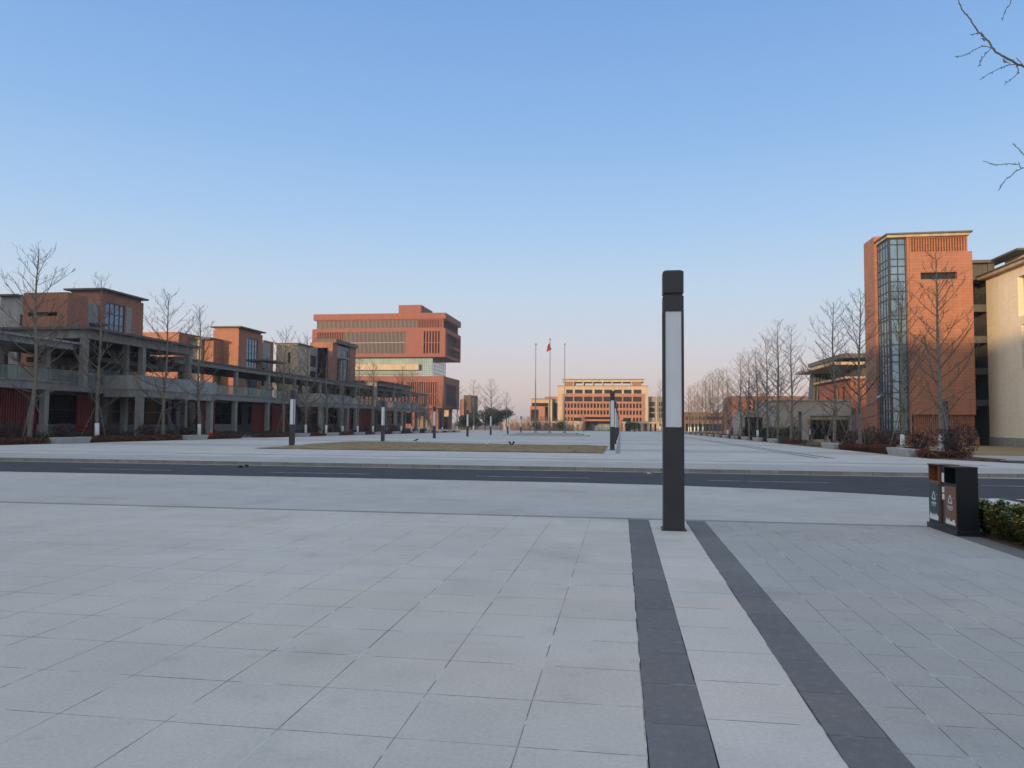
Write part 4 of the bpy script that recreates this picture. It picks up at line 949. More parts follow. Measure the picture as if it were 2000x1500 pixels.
def place_tree(k, x, y, h, label, wrap=True, far=False, rz=None, sx=1.0, lean=0):
    T, wm = (fprotos if far else protos)[k % (3 if far else 5)]
    s = h/(11.5 if far else 12.2); rz = rz if rz is not None else (k*1.7+x)
    if T not in used:
        if T not in KIDS: KIDS[T] = [(c, []) for c in COL.objects if c.parent == T]
        used.add(T); r = T; r.location = (x, y, gz(y)); r.rotation_euler = (lean, 0, rz); r.scale = (s*sx, s*sx, s); r['label'] = label
    else:
        r = dup(T, (x, y, gz(y)), rz, (s*sx, s*sx, s), label, 'rows of bare street trees'); r.rotation_euler = (lean, 0, rz)
    if wrap:
        w = bpy.data.objects.new('trunk_wrap', wm); COL.objects.link(w); w.parent = r
    return r
# tripod of stakes
def stakes_proto():
    t = thing('tree_stakes', 'three leaning poles', 'tree stakes', (0, 0, 0), 'support poles around the trees')
    for k in range(3):
        a = k*2.094+.5; MB().tube([(1.25*math.cos(a), 1.25*math.sin(a), 0), (.16*math.cos(a), .16*math.sin(a), 2.75)], [.035, .028], 6).build('stake', M['stake'], t, True)
    MB().tube([(.2*math.cos(a), .2*math.sin(a), 2.6) for a in [i*.785 for i in range(9)]], .02, 5).build('tie_ring', M['stake'], t)
    return t
SP = stakes_proto(); sp_used = False
def place_stakes(x, y, label, rz, s=1):
    global sp_used
    if not sp_used:
        KIDS[SP] = [(c, []) for c in COL.objects if c.parent == SP]; sp_used = True
        SP.location = (x, y, gz(y)+.02); SP.rotation_euler = (0, 0, rz); SP.scale = (s,)*3; SP['label'] = label; return
    dup(SP, (x, y, gz(y)+.02), rz, s, label, 'support poles around the trees')
random.seed(21)
# left row: photograph column of each trunk, height of crown top
XLt = -40.5
lt = [(61, 486, 0), (190, 542, 1), (318, 574, 0), (388, 598, 1), (552, 642, 0), (597, 655, 1), (637, 672, 1), (670, 690, 1), (699, 700, 1), (728, 706, 1), (755, 745, 0), (783, 716, 1), (803, 726, 1), (818, 748, 1), (836, 752, 1), (864, 752, 1), (893, 745, 1)]
for i, (px, top, wr_) in enumerate(lt):
    X = XLt if i < 14 else XLt+1
    y = PX(px, 850, X=X).y; h = PX(px, top, Y=y).z-gz(y)
    place_tree(i, X, y, h, '%s bare tree from the left, before the grey walkway%s' % (ORD[i], ', whitewashed foot' if wr_ else ''), wrap=bool(wr_), rz=i*2.1)
    if i < 13: place_stakes(X, y, 'three leaning support poles around the %s tree from the left edge' % ORD[i], i*.9+.3)
for i, (px, top, Y) in enumerate(((925, 742, 205), (960, 742, 190), (988, 766, 215))):
    x = PX(px, 845, Y=Y).x; h = PX(px, top, Y=Y).z-gz(Y)
    place_tree(i+1, x, Y, h, ['bare tree just right of the library base', 'middle bare tree between the library and the flagpoles', 'bare tree nearest the left flagpole'][i], rz=i*1.3, sx=1.15)
# right row
XRt = 16.9
rt = [(1840, 495, 1, .0), (1763, 548, 1, 0), (1678, 574, 0, 0), (1631, 590, 0, 0), (1545, 636, 0, 0), (1519, 628, 0, 0), (1500, 655, 0, 0), (1481, 682, 1, 0), (1463, 684, 0, 0), (1449, 690, 0, 0), (1422, 722, 1, 0), (1412, 720, 0, 0), (1402, 722, 0, 0), (1393, 724, 0, 0), (1386, 730, 0, 0), (1378, 735, 0, 0)]
for i, (px, top, wr_, _) in enumerate(rt):
    y = PX(px, 860, X=XRt).y; h = PX(px, top, Y=y).z-gz(y)
    lab = ('whitewashed bare tree in front of the orange brick tower', 'whitewashed bare tree before the tower\'s glass corner')[i] if i < 2 else '%s bare tree in the right row past the orange tower%s' % (ORD[i-2], ', white foot' if wr_ else '')
    place_tree(i*3+1, XRt, y, h, lab, wrap=bool(wr_), rz=i*1.9+.4)
    if i < 12: place_stakes(XRt, y, 'leaning support poles at the whitewashed tree before the orange tower' if i == 0 else 'leaning support poles at the whitewashed tree before the glass corner' if i == 1 else 'leaning support poles at the %s right-row tree past the orange tower' % ORD[i-2], i*1.1)
for i, px in enumerate((1372, 1364, 1356, 1350, 1345, 1290)):
    Y = (250, 262, 275, 290, 300, 268)[i]; x = PX(px, 840, Y=Y).x; h = PX(px, (742, 745, 750, 752, 756, 742)[i], Y=Y).z-gz(Y)
    place_tree(i, x, Y, h, ['pale bare tree at the far end of the right row, nearest of five', 'pale bare tree, second at the far end of the right row', 'pale bare tree, third at the far end of the right row', 'pale bare tree, fourth at the far end of the right row', 'pale bare tree, farthest of the right row', 'pale bare tree beside the office block\'s right end'][i], far=True, rz=i, sx=1.0)
# a whitewashed tree among the centre-right back
# multi-stemmed small trees in front of the stone hall
def small_tree(seed, h):
    rnd = random.Random(seed); cr = MB()
    def lb(p, d, L, r, dep):
        pts = [p]; q = p.copy(); dd = d.normalized()
        for i in range(4): dd = (dd+Vector((rnd.uniform(-.2, .2), rnd.uniform(-.2, .2), .08))).normalized(); q = q+dd*L/4; pts.append(q.copy())
        cr.tube(pts, [r*(1-i*.18) for i in range(5)], 5 if dep < 2 else 3, False)
        if dep < 4:
            for j in range(3): lb(pts[rnd.choice((2, 3, 4))], dd+Vector((rnd.uniform(-.8, .8), rnd.uniform(-.8, .8), rnd.uniform(-.1, .5))), L*.66, r*.55, dep+1)
    for k in range(4):
        a = k*1.6+rnd.random(); lb(Vector((0, 0, .45)), Vector((math.cos(a)*.8, math.sin(a)*.8, .9)), h*.33, .05, 0)
    T = thing('small_bare_tree', 'small bare tree', 'tree', (0, 0, 0), 'small forking bare trees')
    MB().tube([(0, 0, 0), (.02, 0, .3), (0, 0, .55)], [.11, .09, .08], 8).build('trunk', M['bark'], T, True); cr.build('crown', M['twig'], T); return T
st1 = small_tree(3, 3.6)
KIDS[st1] = [(c, []) for c in COL.objects if c.parent == st1]
stl = [(1640, 23, 66, 'small forking bare tree just left of the red theatre wall'), (1585, 22, 88, 'small forking bare tree before the dark glazed hall opening'), (1552, 20, 92, 'small forking bare tree before the blank stone hall wall'), (1435, 17, 130, 'small forking bare tree in front of the brown brick block'), (1615, 23.5, 74, 'small forking bare tree at the right end of the hall opening'),
       (1035, 0, 250, 'small bare tree just left of the left flagpole'), (1060, 0, 250, 'small bare tree between the left and middle flagpoles'), (1140, 0, 255, 'small bare tree before the far walkway columns')]
for i, (px, X, Y, lab) in enumerate(stl):
    x = PX(px, 850, Y=Y).x
    if i == 0: st1.location = (x, Y, gz(Y)); st1['label'] = lab
    else: dup(st1, (x, Y, gz(Y)), i*1.3, 1 if Y < 200 else 1.9, lab, 'small forking bare trees')

# big bare tree rooted in the near bed, only its outer twigs reach into the picture
nt_ = thing('overhanging_tree', 'twigs of a near bare tree reaching in from the top right corner', 'tree', (7.6, 9.2, 0))
MB().tube([(7.6, 9.2, 0), (7.55, 9.2, 1.5), (7.5, 9.25, 3.2), (7.55, 9.2, 5.2), (7.5, 9.3, 8.2)], [.15, .13, .11, .085, .03], 10).build('trunk', M['bark'], nt_, True)
cw_ = MB()
def tw(pts, r0_, r1_, D=8.6, start=None):
    P = [PX(*p, Y=D+i*.05) for i, p in enumerate(pts)]
    if start: P = [Vector(start)] + P
    Q = []
    for i in range(len(P)-1):
        for s in range(3): Q.append(P[i].lerp(P[i+1], s/3)+(Vector((random.uniform(-.008, .008), 0, random.uniform(-.008, .008))) if s else Vector()))
    Q.append(P[-1]); cw_.tube(Q, [r0_+(r1_-r0_)*i/(len(Q)-1) for i in range(len(Q))], 6, True)
    for i in range(2, len(Q)-1):     # spur buds
        if random.random() < .8: b = Q[i]; cw_.tube([b, b+Vector((random.uniform(-.02, .02), 0, random.uniform(-.02, .025)))], [.0055, .0035], 4)
random.seed(5)
def q(x, y): return 1800+x*.26667, y*.26667
M1 = [q(750, 490), q(690, 465), (1800+600*.26667, 412*.26667), q(560, 390), q(515, 348), q(490, 300), q(455, 268), q(420, 240), q(385, 190), q(345, 128), q(305, 80), q(285, 40), q(270, 0), q(262, -60)]
tw(M1, .013, .0048, start=(7.5, 9.25, 5.0))
tw([q(515, 350), q(460, 340), q(420, 348), q(350, 388), q(300, 410), q(240, 417)], .0045, .0032)
tw([q(510, 352), q(465, 395), q(440, 440), q(425, 475), q(413, 490)], .0045, .0032)
tw([q(455, 265), q(440, 245), q(400, 246), q(355, 250)], .0045, .0032)
tw([q(690, 470), q(640, 475), q(580, 495), q(510, 532), q(425, 585)], .0045, .0032)
tw([q(695, 470), q(705, 500), q(712, 530), q(660, 575), q(605, 622)], .0045, .0032)
tw([q(650, 462), q(610, 458), q(598, 445), q(612, 432)], .0045, .0032)
tw([q(745, 480), q(720, 450), q(690, 424)], .0045, .0032)
tw([q(490, 300), q(460, 292), q(432, 283)], .0045, .0032)
tw([q(800, 1235), q(735, 1232), q(715, 1203), q(645, 1197), q(570, 1207), q(520, 1200), q(447, 1180)], .0045, .0032, start=(7.5, 9.25, 4.0))
tw([q(735, 1232), q(680, 1262), q(635, 1300), q(590, 1350), q(563, 1397)], .0045, .0032)
tw([q(790, 1190), q(750, 1134), q(705, 1082), q(668, 1047)], .0045, .0032, start=(7.5, 9.25, 4.2))
tw([q(700, -120), q(655, 0), q(640, 45), q(605, 100), q(592, 150)], .0045, .0032, start=(7.5, 9.3, 7.5))
for px, py, s0 in ((2150, 600, 3.4), (2200, -150, 6.2), (2300, 250, 4.8), (2400, -300, 6.6)):
    for k in range(3): tw([(px+60+k*30, py+30*k), (px, py-60*k-40), (px-40+70*k, py-140-60*k)], .02, .006, start=(7.5, 9.25, s0))
cw_.build('crown', M['bark'], nt_)

# dark evergreens and bushes far off
def leafball(mb, c, rx, ry, rz, n, s, rnd, hollow=.35):
    for _ in range(n):
        while True:
            v = Vector((rnd.uniform(-1, 1), rnd.uniform(-1, 1), rnd.uniform(-1, 1)))
            if hollow < v.length < 1: break
        w = 1+.22*math.sin(v.x*5+c[0])+.18*math.sin(v.z*7+v.y*4+c[1])
        p = Vector((c[0]+v.x*rx*w, c[1]+v.y*ry*w, c[2]+v.z*rz*w))
        a = Vector((rnd.uniform(-1, 1), rnd.uniform(-1, 1), rnd.uniform(-1, 1))).normalized(); b = a.orthogonal().normalized(); L = s*rnd.uniform(.6, 1.3)
        mb.quad(p-a*L, p+b*L*.45, p+a*L, p-b*L*.45)
def shrub_proto(name, label, cat, m, n, s, grp, stems=10, seed=1):
    rnd = random.Random(seed); t = thing(name, label, cat, (0, 0, 0), grp)
    f = MB(); leafball(f, (0, 0, .62), .62, .62, .5, n, s, rnd); f.build('foliage', m, t)
    st = MB()
    for k in range(stems):
        a = rnd.uniform(0, 6.3); r = rnd.uniform(.1, .55)
        st.tube([(.05*math.cos(a), .05*math.sin(a), 0), (r*.5*math.cos(a), r*.5*math.sin(a), .45), (r*math.cos(a), r*math.sin(a), rnd.uniform(.8, 1.15))], [.014, .010, .004], 4, False)
    st.build('stems', M['twig'], t); KIDS[t] = [(c, []) for c in COL.objects if c.parent == t]; return t
shP = shrub_proto('round_shrub', 'x', 'shrub', M['dkshrub'], 2200, .035, 'dark rounded shrubs in the beds', 26, 1)
shG = shrub_proto('green_shrub', 'x', 'shrub', M['dkgreen'], 2200, .04, 'dark green rounded shrubs', 12, 2)
first = {}
def place_shrub(P, x, y, s, label, rz=0):
    if P not in first: first[P] = 1; P.location = (x, y, gz(y)); P.scale = s; P['label'] = label; P.rotation_euler = (0, 0, rz)
    else: dup(P, (x, y, gz(y)), rz, s, label)
L_ = [(18, -42.5, 1.5, 'dark shrub at the left photo edge'), (122, -43, 1.35, 'dark shrub behind the first concrete planter'), (212, -43.5, 1.5, 'dark shrub behind the second tree from the left'), (285, -43, 1.3, 'dark shrub left of the third tree from the left'), (362, -43, 1.1, 'dark shrub just behind the planter with the red hydrant'), (610, -42, 1.6, 'dark shrub between the first and second light pillar on the left'), (650, -42, 1.5, 'dark shrub behind the middle left planters'), (715, -42, 1.5, 'dark shrub just left of the second pillar'), (770, -42, 1.5, 'dark shrub just right of the second pillar')]
for i, (px, X, s, lab) in enumerate(L_):
    y = PX(px, 850, X=X).y; place_shrub(shP, X, y, (s*1.15, s*1.15, s*.95), lab, i)
R_ = [(1694, 18.2, 1.55, 'dark shrub left of the glass corner tree'), (1735, 17.6, 1.25, 'purple-brown shrub left of the near right planter'), (1795, 17.4, 1.25, 'purple-brown shrub between the two whitewashed trees'), (1868, 17.2, 1.6, 'largest purple-brown shrub, right of the whitewashed tree'), (1652, 18.5, 1.4, 'dark shrub behind the second right planter')]
for i, (px, X, s, lab) in enumerate(R_):
    y = PX(px, 870, X=X).y; place_shrub(shP, X, y, (s*1.15, s*1.15, s), lab, i*2)
for i, (px, X, lab) in enumerate(((1545, 18.3, 'dark green shrub by the light pillar near the stone hall'), (1528, 18.3, 'dark green shrub behind the small waste bin'), (1505, 18.2, 'dark green shrub behind the third right planter'), (1487, 18.2, 'dark green shrub behind the fourth right planter'), (1460, 18.2, 'dark green shrub behind the fifth right planter'), (1440, 18.2, 'dark green shrub behind the sixth right planter'))):
    y = PX(px, 860, X=X).y; place_shrub(shG, X, y, (1.7, 1.7, 1.6), lab, i)
for i, px in enumerate((900, 1048, 1095, 1230, 1240)):
    Y = 260; x = PX(px, 842, Y=Y).x; place_shrub(shG, x, Y, (3.2, 3.2, 3.4), ['dark round bush right of the library base', 'dark round bush behind the left flagpole', 'dark round bush beside the right flagpole', 'dark round bush left of two before the office front', 'dark round bush right of two before the office front'][i], i)
def evergreen(px, Y, h, w, label, seed):
    x = PX(px, 840, Y=Y).x; z = gz(Y); rnd = random.Random(seed)
    t = thing('evergreen_tree', label, 'tree', (x, Y, z), 'dark evergreens right of the library')
    MB().tube([(x, Y, z), (x+.1, Y, z+h*.5), (x, Y, z+h*.8)], [.2, .14, .05], 7).build('trunk', M['bark'], t)
    mb = MB()
    for k in range(9): leafball(mb, (x+rnd.uniform(-w, w)*.6, Y+rnd.uniform(-w, w)*.5, z+h*rnd.uniform(.35, .85)), w*.42, w*.4, h*.16, 500, .22, rnd, .1)
    mb.build('crown', M['dkgreen'], t)
for i, (px, Y, h, w, lab) in enumerate(((947, 225, 7.6, 5, 'dark evergreen tree left of the two, near the library'), (978, 235, 7.2, 4.6, 'dark evergreen tree right of the two, behind bare trees'), (918, 215, 6.0, 4.0, 'low dark evergreen at the foot of the library\'s right side'))): evergreen(px, Y, h, w, lab, i)
# far-off thicket reading as one mass
th_ = MB(); rnd = random.Random(8)
for k in range(1300):
    px = rnd.uniform(1000, 1120) if k % 4 else (rnd.uniform(880, 1010) if k % 8 else rnd.uniform(1120, 1290)); Y = rnd.uniform(262, 285); x = PX(px, 840, Y=Y).x; z = gz(Y); h = rnd.uniform(1.5, 5.5)
    if rnd.random() < .5: h *= .4
    p = Vector((x, Y, z)); th_.tube([p, p+Vector((rnd.uniform(-.8, .8), 0, h*.6)), p+Vector((rnd.uniform(-1.6, 1.6), 0, h))], [.05, .035, .02], 3, False)
tag(th_.build('thicket', M['twigfar']), 'far-off low leafless thicket before the office block', 'thicket', kind='stuff')
# background tree line left and right, one far mass
# low red hedges (ground cover)
def hedge(name, x0, x1, y0, y1, n, label, m, hmax=.5, gaps=()):
    rnd = random.Random(int(y0)); mb = MB()
    for _ in range(n):
        x = rnd.uniform(x0, x1); y = rnd.uniform(y0, y1)
        if any(a < y < b for a, b in gaps): continue
        bump_ = .72+.28*math.sin(y*1.3+math.sin(x*2))*math.sin(y*.37+x)
        z = gz(y)+rnd.random()**.6*hmax*bump_
        a = Vector((rnd.uniform(-.6, .6), rnd.uniform(-.6, .6), rnd.uniform(.2, 1))).normalized(); b = a.orthogonal().normalized(); L = rnd.uniform(.04, .10)
        p = Vector((x, y, z)); mb.quad(p-a*L, p+b*L*.35, p+a*L, p-b*L*.35)
    tag(mb.build(name, m), label, 'hedge', kind='stuff')
LPL = [46.5, 61.7, 84.3, 93.7, 104, 113, 122, 134, 143, 152, 161, 170]
RPL = [43.7, 57.8, 79, 87.6, 96, 105, 114, 123, 132, 141, 152, 163, 175, 188]
hedge('red_hedge', -39.6, -37.9, 40.5, 70.3, 26000, 'clipped low dark red hedge along the left bed edge', M['redhedge'], .5, [(y-1.75, y+1.75) for y in LPL])
hedge('red_hedge', -39.6, -37.9, 75.2, 170, 30000, 'farther clipped low red hedge between the left planters', M['redhedge'], .55, [(y-1.75, y+1.75) for y in LPL])
hedge('red_hedge', 15.4, 17.6, 40.3, 60.2, 26000, 'low reddish-brown hedge around the near right planters', M['brownhedge'], .5, [(y-1.7, y+1.7) for y in RPL])
hedge('red_hedge', 15.6, 17.4, 72.5, 180, 30000, 'far low red hedge between the receding right planters', M['redhedge'], .55, [(y-1.7, y+1.7) for y in RPL])
hedge('green_hedge', -46.3, -45.2, 42, 170, 26000, 'low dark green hedge at the foot of the grey walkway', M['dkgreen'], .8)
# concrete planter benches
def planter():
    t = thing('planter_bench', 'x', 'planter', (0, 0, 0), 'pale concrete planter benches along the beds')
    mb = MB(); lo = [(-.24, -1.5), (.24, -1.5), (.24, 1.5), (-.24, 1.5)]; hi = [(-.3, -1.66), (.3, -1.66), (.3, 1.66), (-.3, 1.66)]
    mb.prism(lo, 0, .36, hi); mb.prism(hi, .36, .43); mb.build('bench_body', M['concrete'], t)
    KIDS[t] = [(c, []) for c in COL.objects if c.parent == t]; return t
pb = planter(); fst = True
for side, lst, X in (('left', LPL, -37.8), ('right', RPL, 15.4)):
    for i, y in enumerate(lst):
        lab = ['%s concrete planter bench counted from the left photo edge, by the red hedge', '%s concrete planter bench along the right bed, counted from the nearest'][side == 'right'] % ORD[i]
        if fst: pb.location = (X, y, gz(y)); pb['label'] = lab; fst = False
        else: dup(pb, (X, y, gz(y)), 0, 1, lab)

# red hydrant by the second left planter
hp = G(411, 857); hx, hy = -38.6, PX(411, 856, X=-38.6).y
h_ = thing('fire_hydrant', 'small red hydrant beside the second planter bench on the left', 'hydrant', (hx, hy, gz(hy)))
MB().lathe((hx, hy, gz(hy)), [(.2, 0), (.2, .06), (.13, .08), (.13, .45), (.18, .47), (.2, .62), (.15, .74), (.05, .8)], 16).build('body', M['red'], h_, True)
for s in (-1, 1): MB().tube([(hx, hy+s*.1, gz(hy)+.4), (hx, hy+s*.24, gz(hy)+.4)], .07, 10).build('outlet', M['red'], h_)

# ------------------------------------------------------------ recycling bin in the right foreground
bt = thing('recycling_bin', 'twin recycling bin of dark steel with green and brown doors at the right', 'litter bin', (4.68, 11.4, 0))
X0 = 4.55; BD = .275
MB().prism([(X0-.02, 10.93), (X0+BD+.02, 10.93), (X0+BD+.02, 11.94), (X0-.02, 11.94)], .0, .075).prism([(X0-.0, 10.96), (X0+BD, 10.96), (X0+BD, 11.9), (X0, 11.9)], .075, .10).build('base_plinth', M['binblack'], bt)
def text_mesh(s, size, name):
    c = bpy.data.curves.new(name, 'FONT'); c.body = s; c.size = size; c.align_x = 'CENTER'; c.extrude = .0008
    o = bpy.data.objects.new(name, c); COL.objects.link(o)
    dg = bpy.context.evaluated_depsgraph_get(); me = bpy.data.meshes.new_from_object(o.evaluated_get(dg)); me.name = name
    bpy.data.objects.remove(o); return me
def unit(y0, y1, door, shell, inner, words, sub, z0=.10, z1=.94):
    w = .012; zo = .70
    b = MB()
    b.box(X0, X0+BD, y0, y0+w, z0, z1-.022); b.box(X0, X0+BD, y1-w, y1, z0, z1-.022);     b.box(X0+BD-w, X0+BD, y0+w, y1-w, z0, z1-.022)
    b.box(X0, X0+.02, y0+w, y1-w, zo-.035, zo); b.build('housing', M[shell], bt)
    MB().box(X0-.012, X0+BD+.004, y0-.004, y1+.004, z1-.02, z1).build('lid', M['binblack'], bt)
    MB().box(X0+.12, X0+.14, y0+w, y1-w, zo-.05, z1-.024).build('chute', M[inner], bt)
    d = MB().box(X0-.006, X0+.012, y0+w+.004, y1-w-.004, z0+.012, zo-.038).build('door', M[door], bt)
    cy = (y0+y1)/2; pr = MB(); x = X0-.0075
    # three bent arrows round a triangle
    cz = .47; T = [Vector((0, .075)), Vector((-.065, -.04)), Vector((.065, -.04))]
    for k in range(3):
        a, b2 = T[k], T[(k+1) % 3]; dv = (b2-a); a = a+dv*.1; b2 = b2-dv*.22; n = Vector((-dv.y, dv.x)).normalized()*.009
        pr.quad(*[(x, cy-v.x, cz+v.y) for v in (a-n, b2-n, b2+n, a+n)])
        e = b2+dv.normalized()*.03; pr.quad(*[(x, cy-v.x, cz+v.y) for v in (b2-n*2.4, e, b2+n*2.4)])
    # skyline print along the foot of the door
    rnd = random.Random(int(y0*100)); yy_ = y0+.04
    while yy_ < y1-.05:
        ww = rnd.uniform(.012, .03); hh = rnd.uniform(.03, .10); pr.quad((x, yy_, .135), (x, yy_+ww, .135), (x, yy_+ww, .135+hh), (x, yy_, .135+hh)); yy_ += ww
    pr.build('print', M['print'], d)
    MB().tube([(X0-.03, y0+.05, .50), (X0-.006, y0+.05, .50)], .014, 8).build('lock', M['pole'], d)
    for s_, sz, zz in ((words, .045, .355), (sub, .020, .33)):
        me = text_mesh(s_, sz, 'lettering'); me.materials.append(M['print'])
        o = bpy.data.objects.new('lettering', me); COL.objects.link(o); o.parent = d
        o.location = Vector((X0-.0085, cy, zz))-Vector(bt.location); o.rotation_euler = (R(90), 0, R(-90))
unit(10.97, 11.36, 'binbrown', 'binblack', 'black', '其他垃圾', 'OTHER WASTE')
unit(11.52, 11.90, 'bingreen', 'binbrown', 'binorange', '可回收物', 'RECYCLABLE')
cp = MB().box(X0+.02, X0+.2, 11.36+.006, 11.52-.006, .10, .93).build('middle_panel', M['binblack'], bt)
sg = MB(); x = X0+.0185
for z0_, z1_ in ((.70, .83), (.55, .63), (.45, .53)): sg.box(x-.002, x, 11.40, 11.48, z0_, z1_)
sg.build('sign_stickers', M['print'], cp)
# small bins by the right bed
def small_bin(px, Y, X, label):
    y = PX(px, 860, X=X).y; z = gz(y)
    t = thing('litter_bin', label, 'litter bin', (X, y, z))
    MB().box(X-.25, X+.25, y-.25, y+.25, z+.05, z+.75).build('body', M['lampbody'], t, bevel=.02)
    MB().box(X-.28, X+.28, y-.28, y+.28, z+.98, z+1.04).build('lid', M['lampbody'], t)
    MB().box(X-.2, X-.16, y-.2, y-.16, z+.75, z+.98).box(X+.16, X+.2, y-.2, y-.16, z+.75, z+.98).box(X-.2, X+.2, y+.14, y+.18, z+.75, z+.98).build('posts', M['lampbody'], t)
small_bin(1525, 0, 15.3, 'small square charcoal litter bin beside the right planters')
def twin(px, X, label):
    y = PX(px, 860, X=X).y; c = copy_tree(bt); c.location = (X, y, gz(y)); c.rotation_euler = (0, 0, R(20)); c['label'] = label
twin(1620, 16.6, 'dark twin litter bin behind the second right planter')

# near shrubs, each a plant
def near_shrub(x, y, h, w, seed, label, yel):
    rnd = random.Random(seed); t = thing('leafy_shrub', label, 'shrub', (x, y, 0), 'leafy green shrubs in the near bed')
    st = MB(); lf = MB()
    for k in range(34):
        a = rnd.uniform(0, 6.3); r = w*math.sqrt(rnd.random()); hh = h*rnd.uniform(.7, 1.12)*(1-.25*(r/w)**2)
        p = [Vector((x+.25*r*math.cos(a), y+.25*r*math.sin(a), 0)), Vector((x+.75*r*math.cos(a), y+.75*r*math.sin(a), hh*.5)), Vector((x+r*math.cos(a)+rnd.uniform(-.04, .04), y+r*math.sin(a), hh))]
        st.tube(p, [.007, .005, .003], 4, False)
        for j in range(150):
            t_ = 1-rnd.random()**1.2*.85; q_ = p[0].lerp(p[1], t_*2) if t_ < .5 else p[1].lerp(p[2], t_*2-1)
            an = rnd.uniform(0, 6.3); d = Vector((math.cos(an), math.sin(an), rnd.uniform(-.1, .9))).normalized(); L = rnd.uniform(.026, .050)
            s = d.cross(Vector((rnd.uniform(-.3, .3), rnd.uniform(-.3, .3), 1))).normalized()*L*.42; q_ = q_+d*rnd.uniform(0, .05)
            u = rnd.random(); lf.mi = 1 if u < yel else (2 if u < yel+.10 and t_ > .8 or u > .965 else 0)
            lf.quad(q_, q_+d*L*.5+s, q_+d*L, q_+d*L*.5-s)
    st.build('stems', M['twig'], t); lf.build('foliage', [M['green'], M['yellow'], M['rust']], t)
sh = [(5.02, 11.25, .6, .22, .03, 'leafy shrub squeezed against the far end of the recycling bin'), (5.05, 10.72, .58, .24, .10, 'leafy shrub against the near end of the recycling bin'), (5.1, 10.15, .56, .24, .16, 'front-row shrub with yellow tips right of the bin'), (5.18, 11.0, .62, .30, .02, 'leafy shrub touching the twin recycling bin'), (5.22, 10.45, .66, .30, .05, 'leafy shrub second from the recycling bin'), (5.35, 9.95, .62, .32, .06, 'leafy shrub third from the recycling bin'), (5.25, 9.45, .60, .34, .30, 'shrub with many yellow leaves at the right photo edge'), (5.2, 8.9, .6, .34, .12, 'leafy shrub cut by the right photo edge'),
      (5.75, 10.9, .68, .34, .04, 'back-row leafy shrub behind the recycling bin end'), (5.85, 10.3, .66, .36, .05, 'back-row leafy shrub near the right photo edge'), (5.75, 9.6, .62, .36, .15, 'back-row leafy shrub with some yellow leaves'), (6.2, 11.0, .66, .36, .04, 'farthest back-row leafy shrub by the crossing')]
for i, (x, y, h, w, yel, lab) in enumerate(sh): near_shrub(x, y, h*.74, w, 40+i, lab, yel+.09)
# twig and leaf litter on the bed
lt_ = MB(); rnd = random.Random(77)
for k in range(1400):
    x = rnd.uniform(4.83, 6.4); y = rnd.uniform(7.5, 11.3); a = rnd.uniform(0, 6.3); L = rnd.uniform(.012, .04)
    z = .0+rnd.uniform(0, .012); c, s = math.cos(a)*L, math.sin(a)*L
    lt_.quad((x-c, y-s, z), (x+s*.4, y-c*.4, z+.008), (x+c, y+s, z+.01), (x-s*.4, y+c*.4, z))
tag(lt_.build('leaf_litter', M['rust']), 'dead leaves strewn under the near shrubs', 'leaf litter', kind='stuff')

# ------------------------------------------------------------ litter, bird, people
def scrap(px, py, s, m, name, label, cat, onroad=False, n=5):
    p = G(px, py); z = gz(p.y)+(RD if onroad else 0)+.01; rnd = random.Random(int(px)); mb = MB()
    if onroad: p = EYE+(p-EYE)*1.07
    for k in range(n):
        c = Vector((p.x+rnd.uniform(-s, s), p.y+rnd.uniform(-s, s)*.6, z+rnd.uniform(.0, s*.35))); a = rnd.uniform(0, 3.1); u = Vector((math.cos(a), math.sin(a), rnd.uniform(-.3, .5)))*s*.5; v = Vector((-math.sin(a), math.cos(a), rnd.uniform(0, .6)))*s*.3
        mb.quad(c-u-v, c+u-v, c+u*.8+v, c-u*.7+v)
    tag(mb.build(name, m), label, cat)
scrap(475, 911.5, .16, M['black'], 'crumpled_bag', 'crumpled black bag lying on the road at left', 'litter', True, 7)
scrap(1265, 925, .10, M['litter'], 'paper_scrap', 'white paper scrap on the road just left of the big pillar', 'litter', True)
scrap(243, 897, .10, M['litter'], 'paper_scrap', 'white paper scrap at the foot of the kerb, far left', 'litter', True)
scrap(196, 895.5, .22, M['rust'], 'leaf_heap', 'little heap of brown leaves against the kerb at left', 'leaves', True, 16)
scrap(1225, 914, .14, M['rust'], 'leaf_heap', 'scatter of dead leaves along the kerb behind the big pillar', 'leaves', True, 16)
scrap(1250, 914.5, .10, M['rust'], 'leaf_heap', 'few dead leaves right beside the big pillar at the far kerb', 'leaves', True, 9)
scrap(715, 910, .2, M['rust'], 'leaf_heap', 'few dead leaves at the kerb near the middle', 'leaves', True, 10)
# lawn spotlights
def spot(px, py, label, m):
    p = G(px, py); x, y = p.x, p.y+1; z = gz(y)+.15
    t = thing('lawn_spotlight', label, 'spotlight', (x, y, z))
    MB().tube([(x, y, z), (x, y, z+.14)], .015, 6).build('stem', M['lampbody'], t)
    for s in (-1, 1): MB().tube([(x+s*.05, y, z+.1), (x+s*.17, y-.06, z+.28)], [.05, .07], 10).build('lamp_head', M[m], t)
spot(945, 876, 'pair of pale lawn spotlights left on the dry grass', 'litter'); spot(995, 876, 'pair of dark lawn spotlights right on the dry grass', 'lampbody')
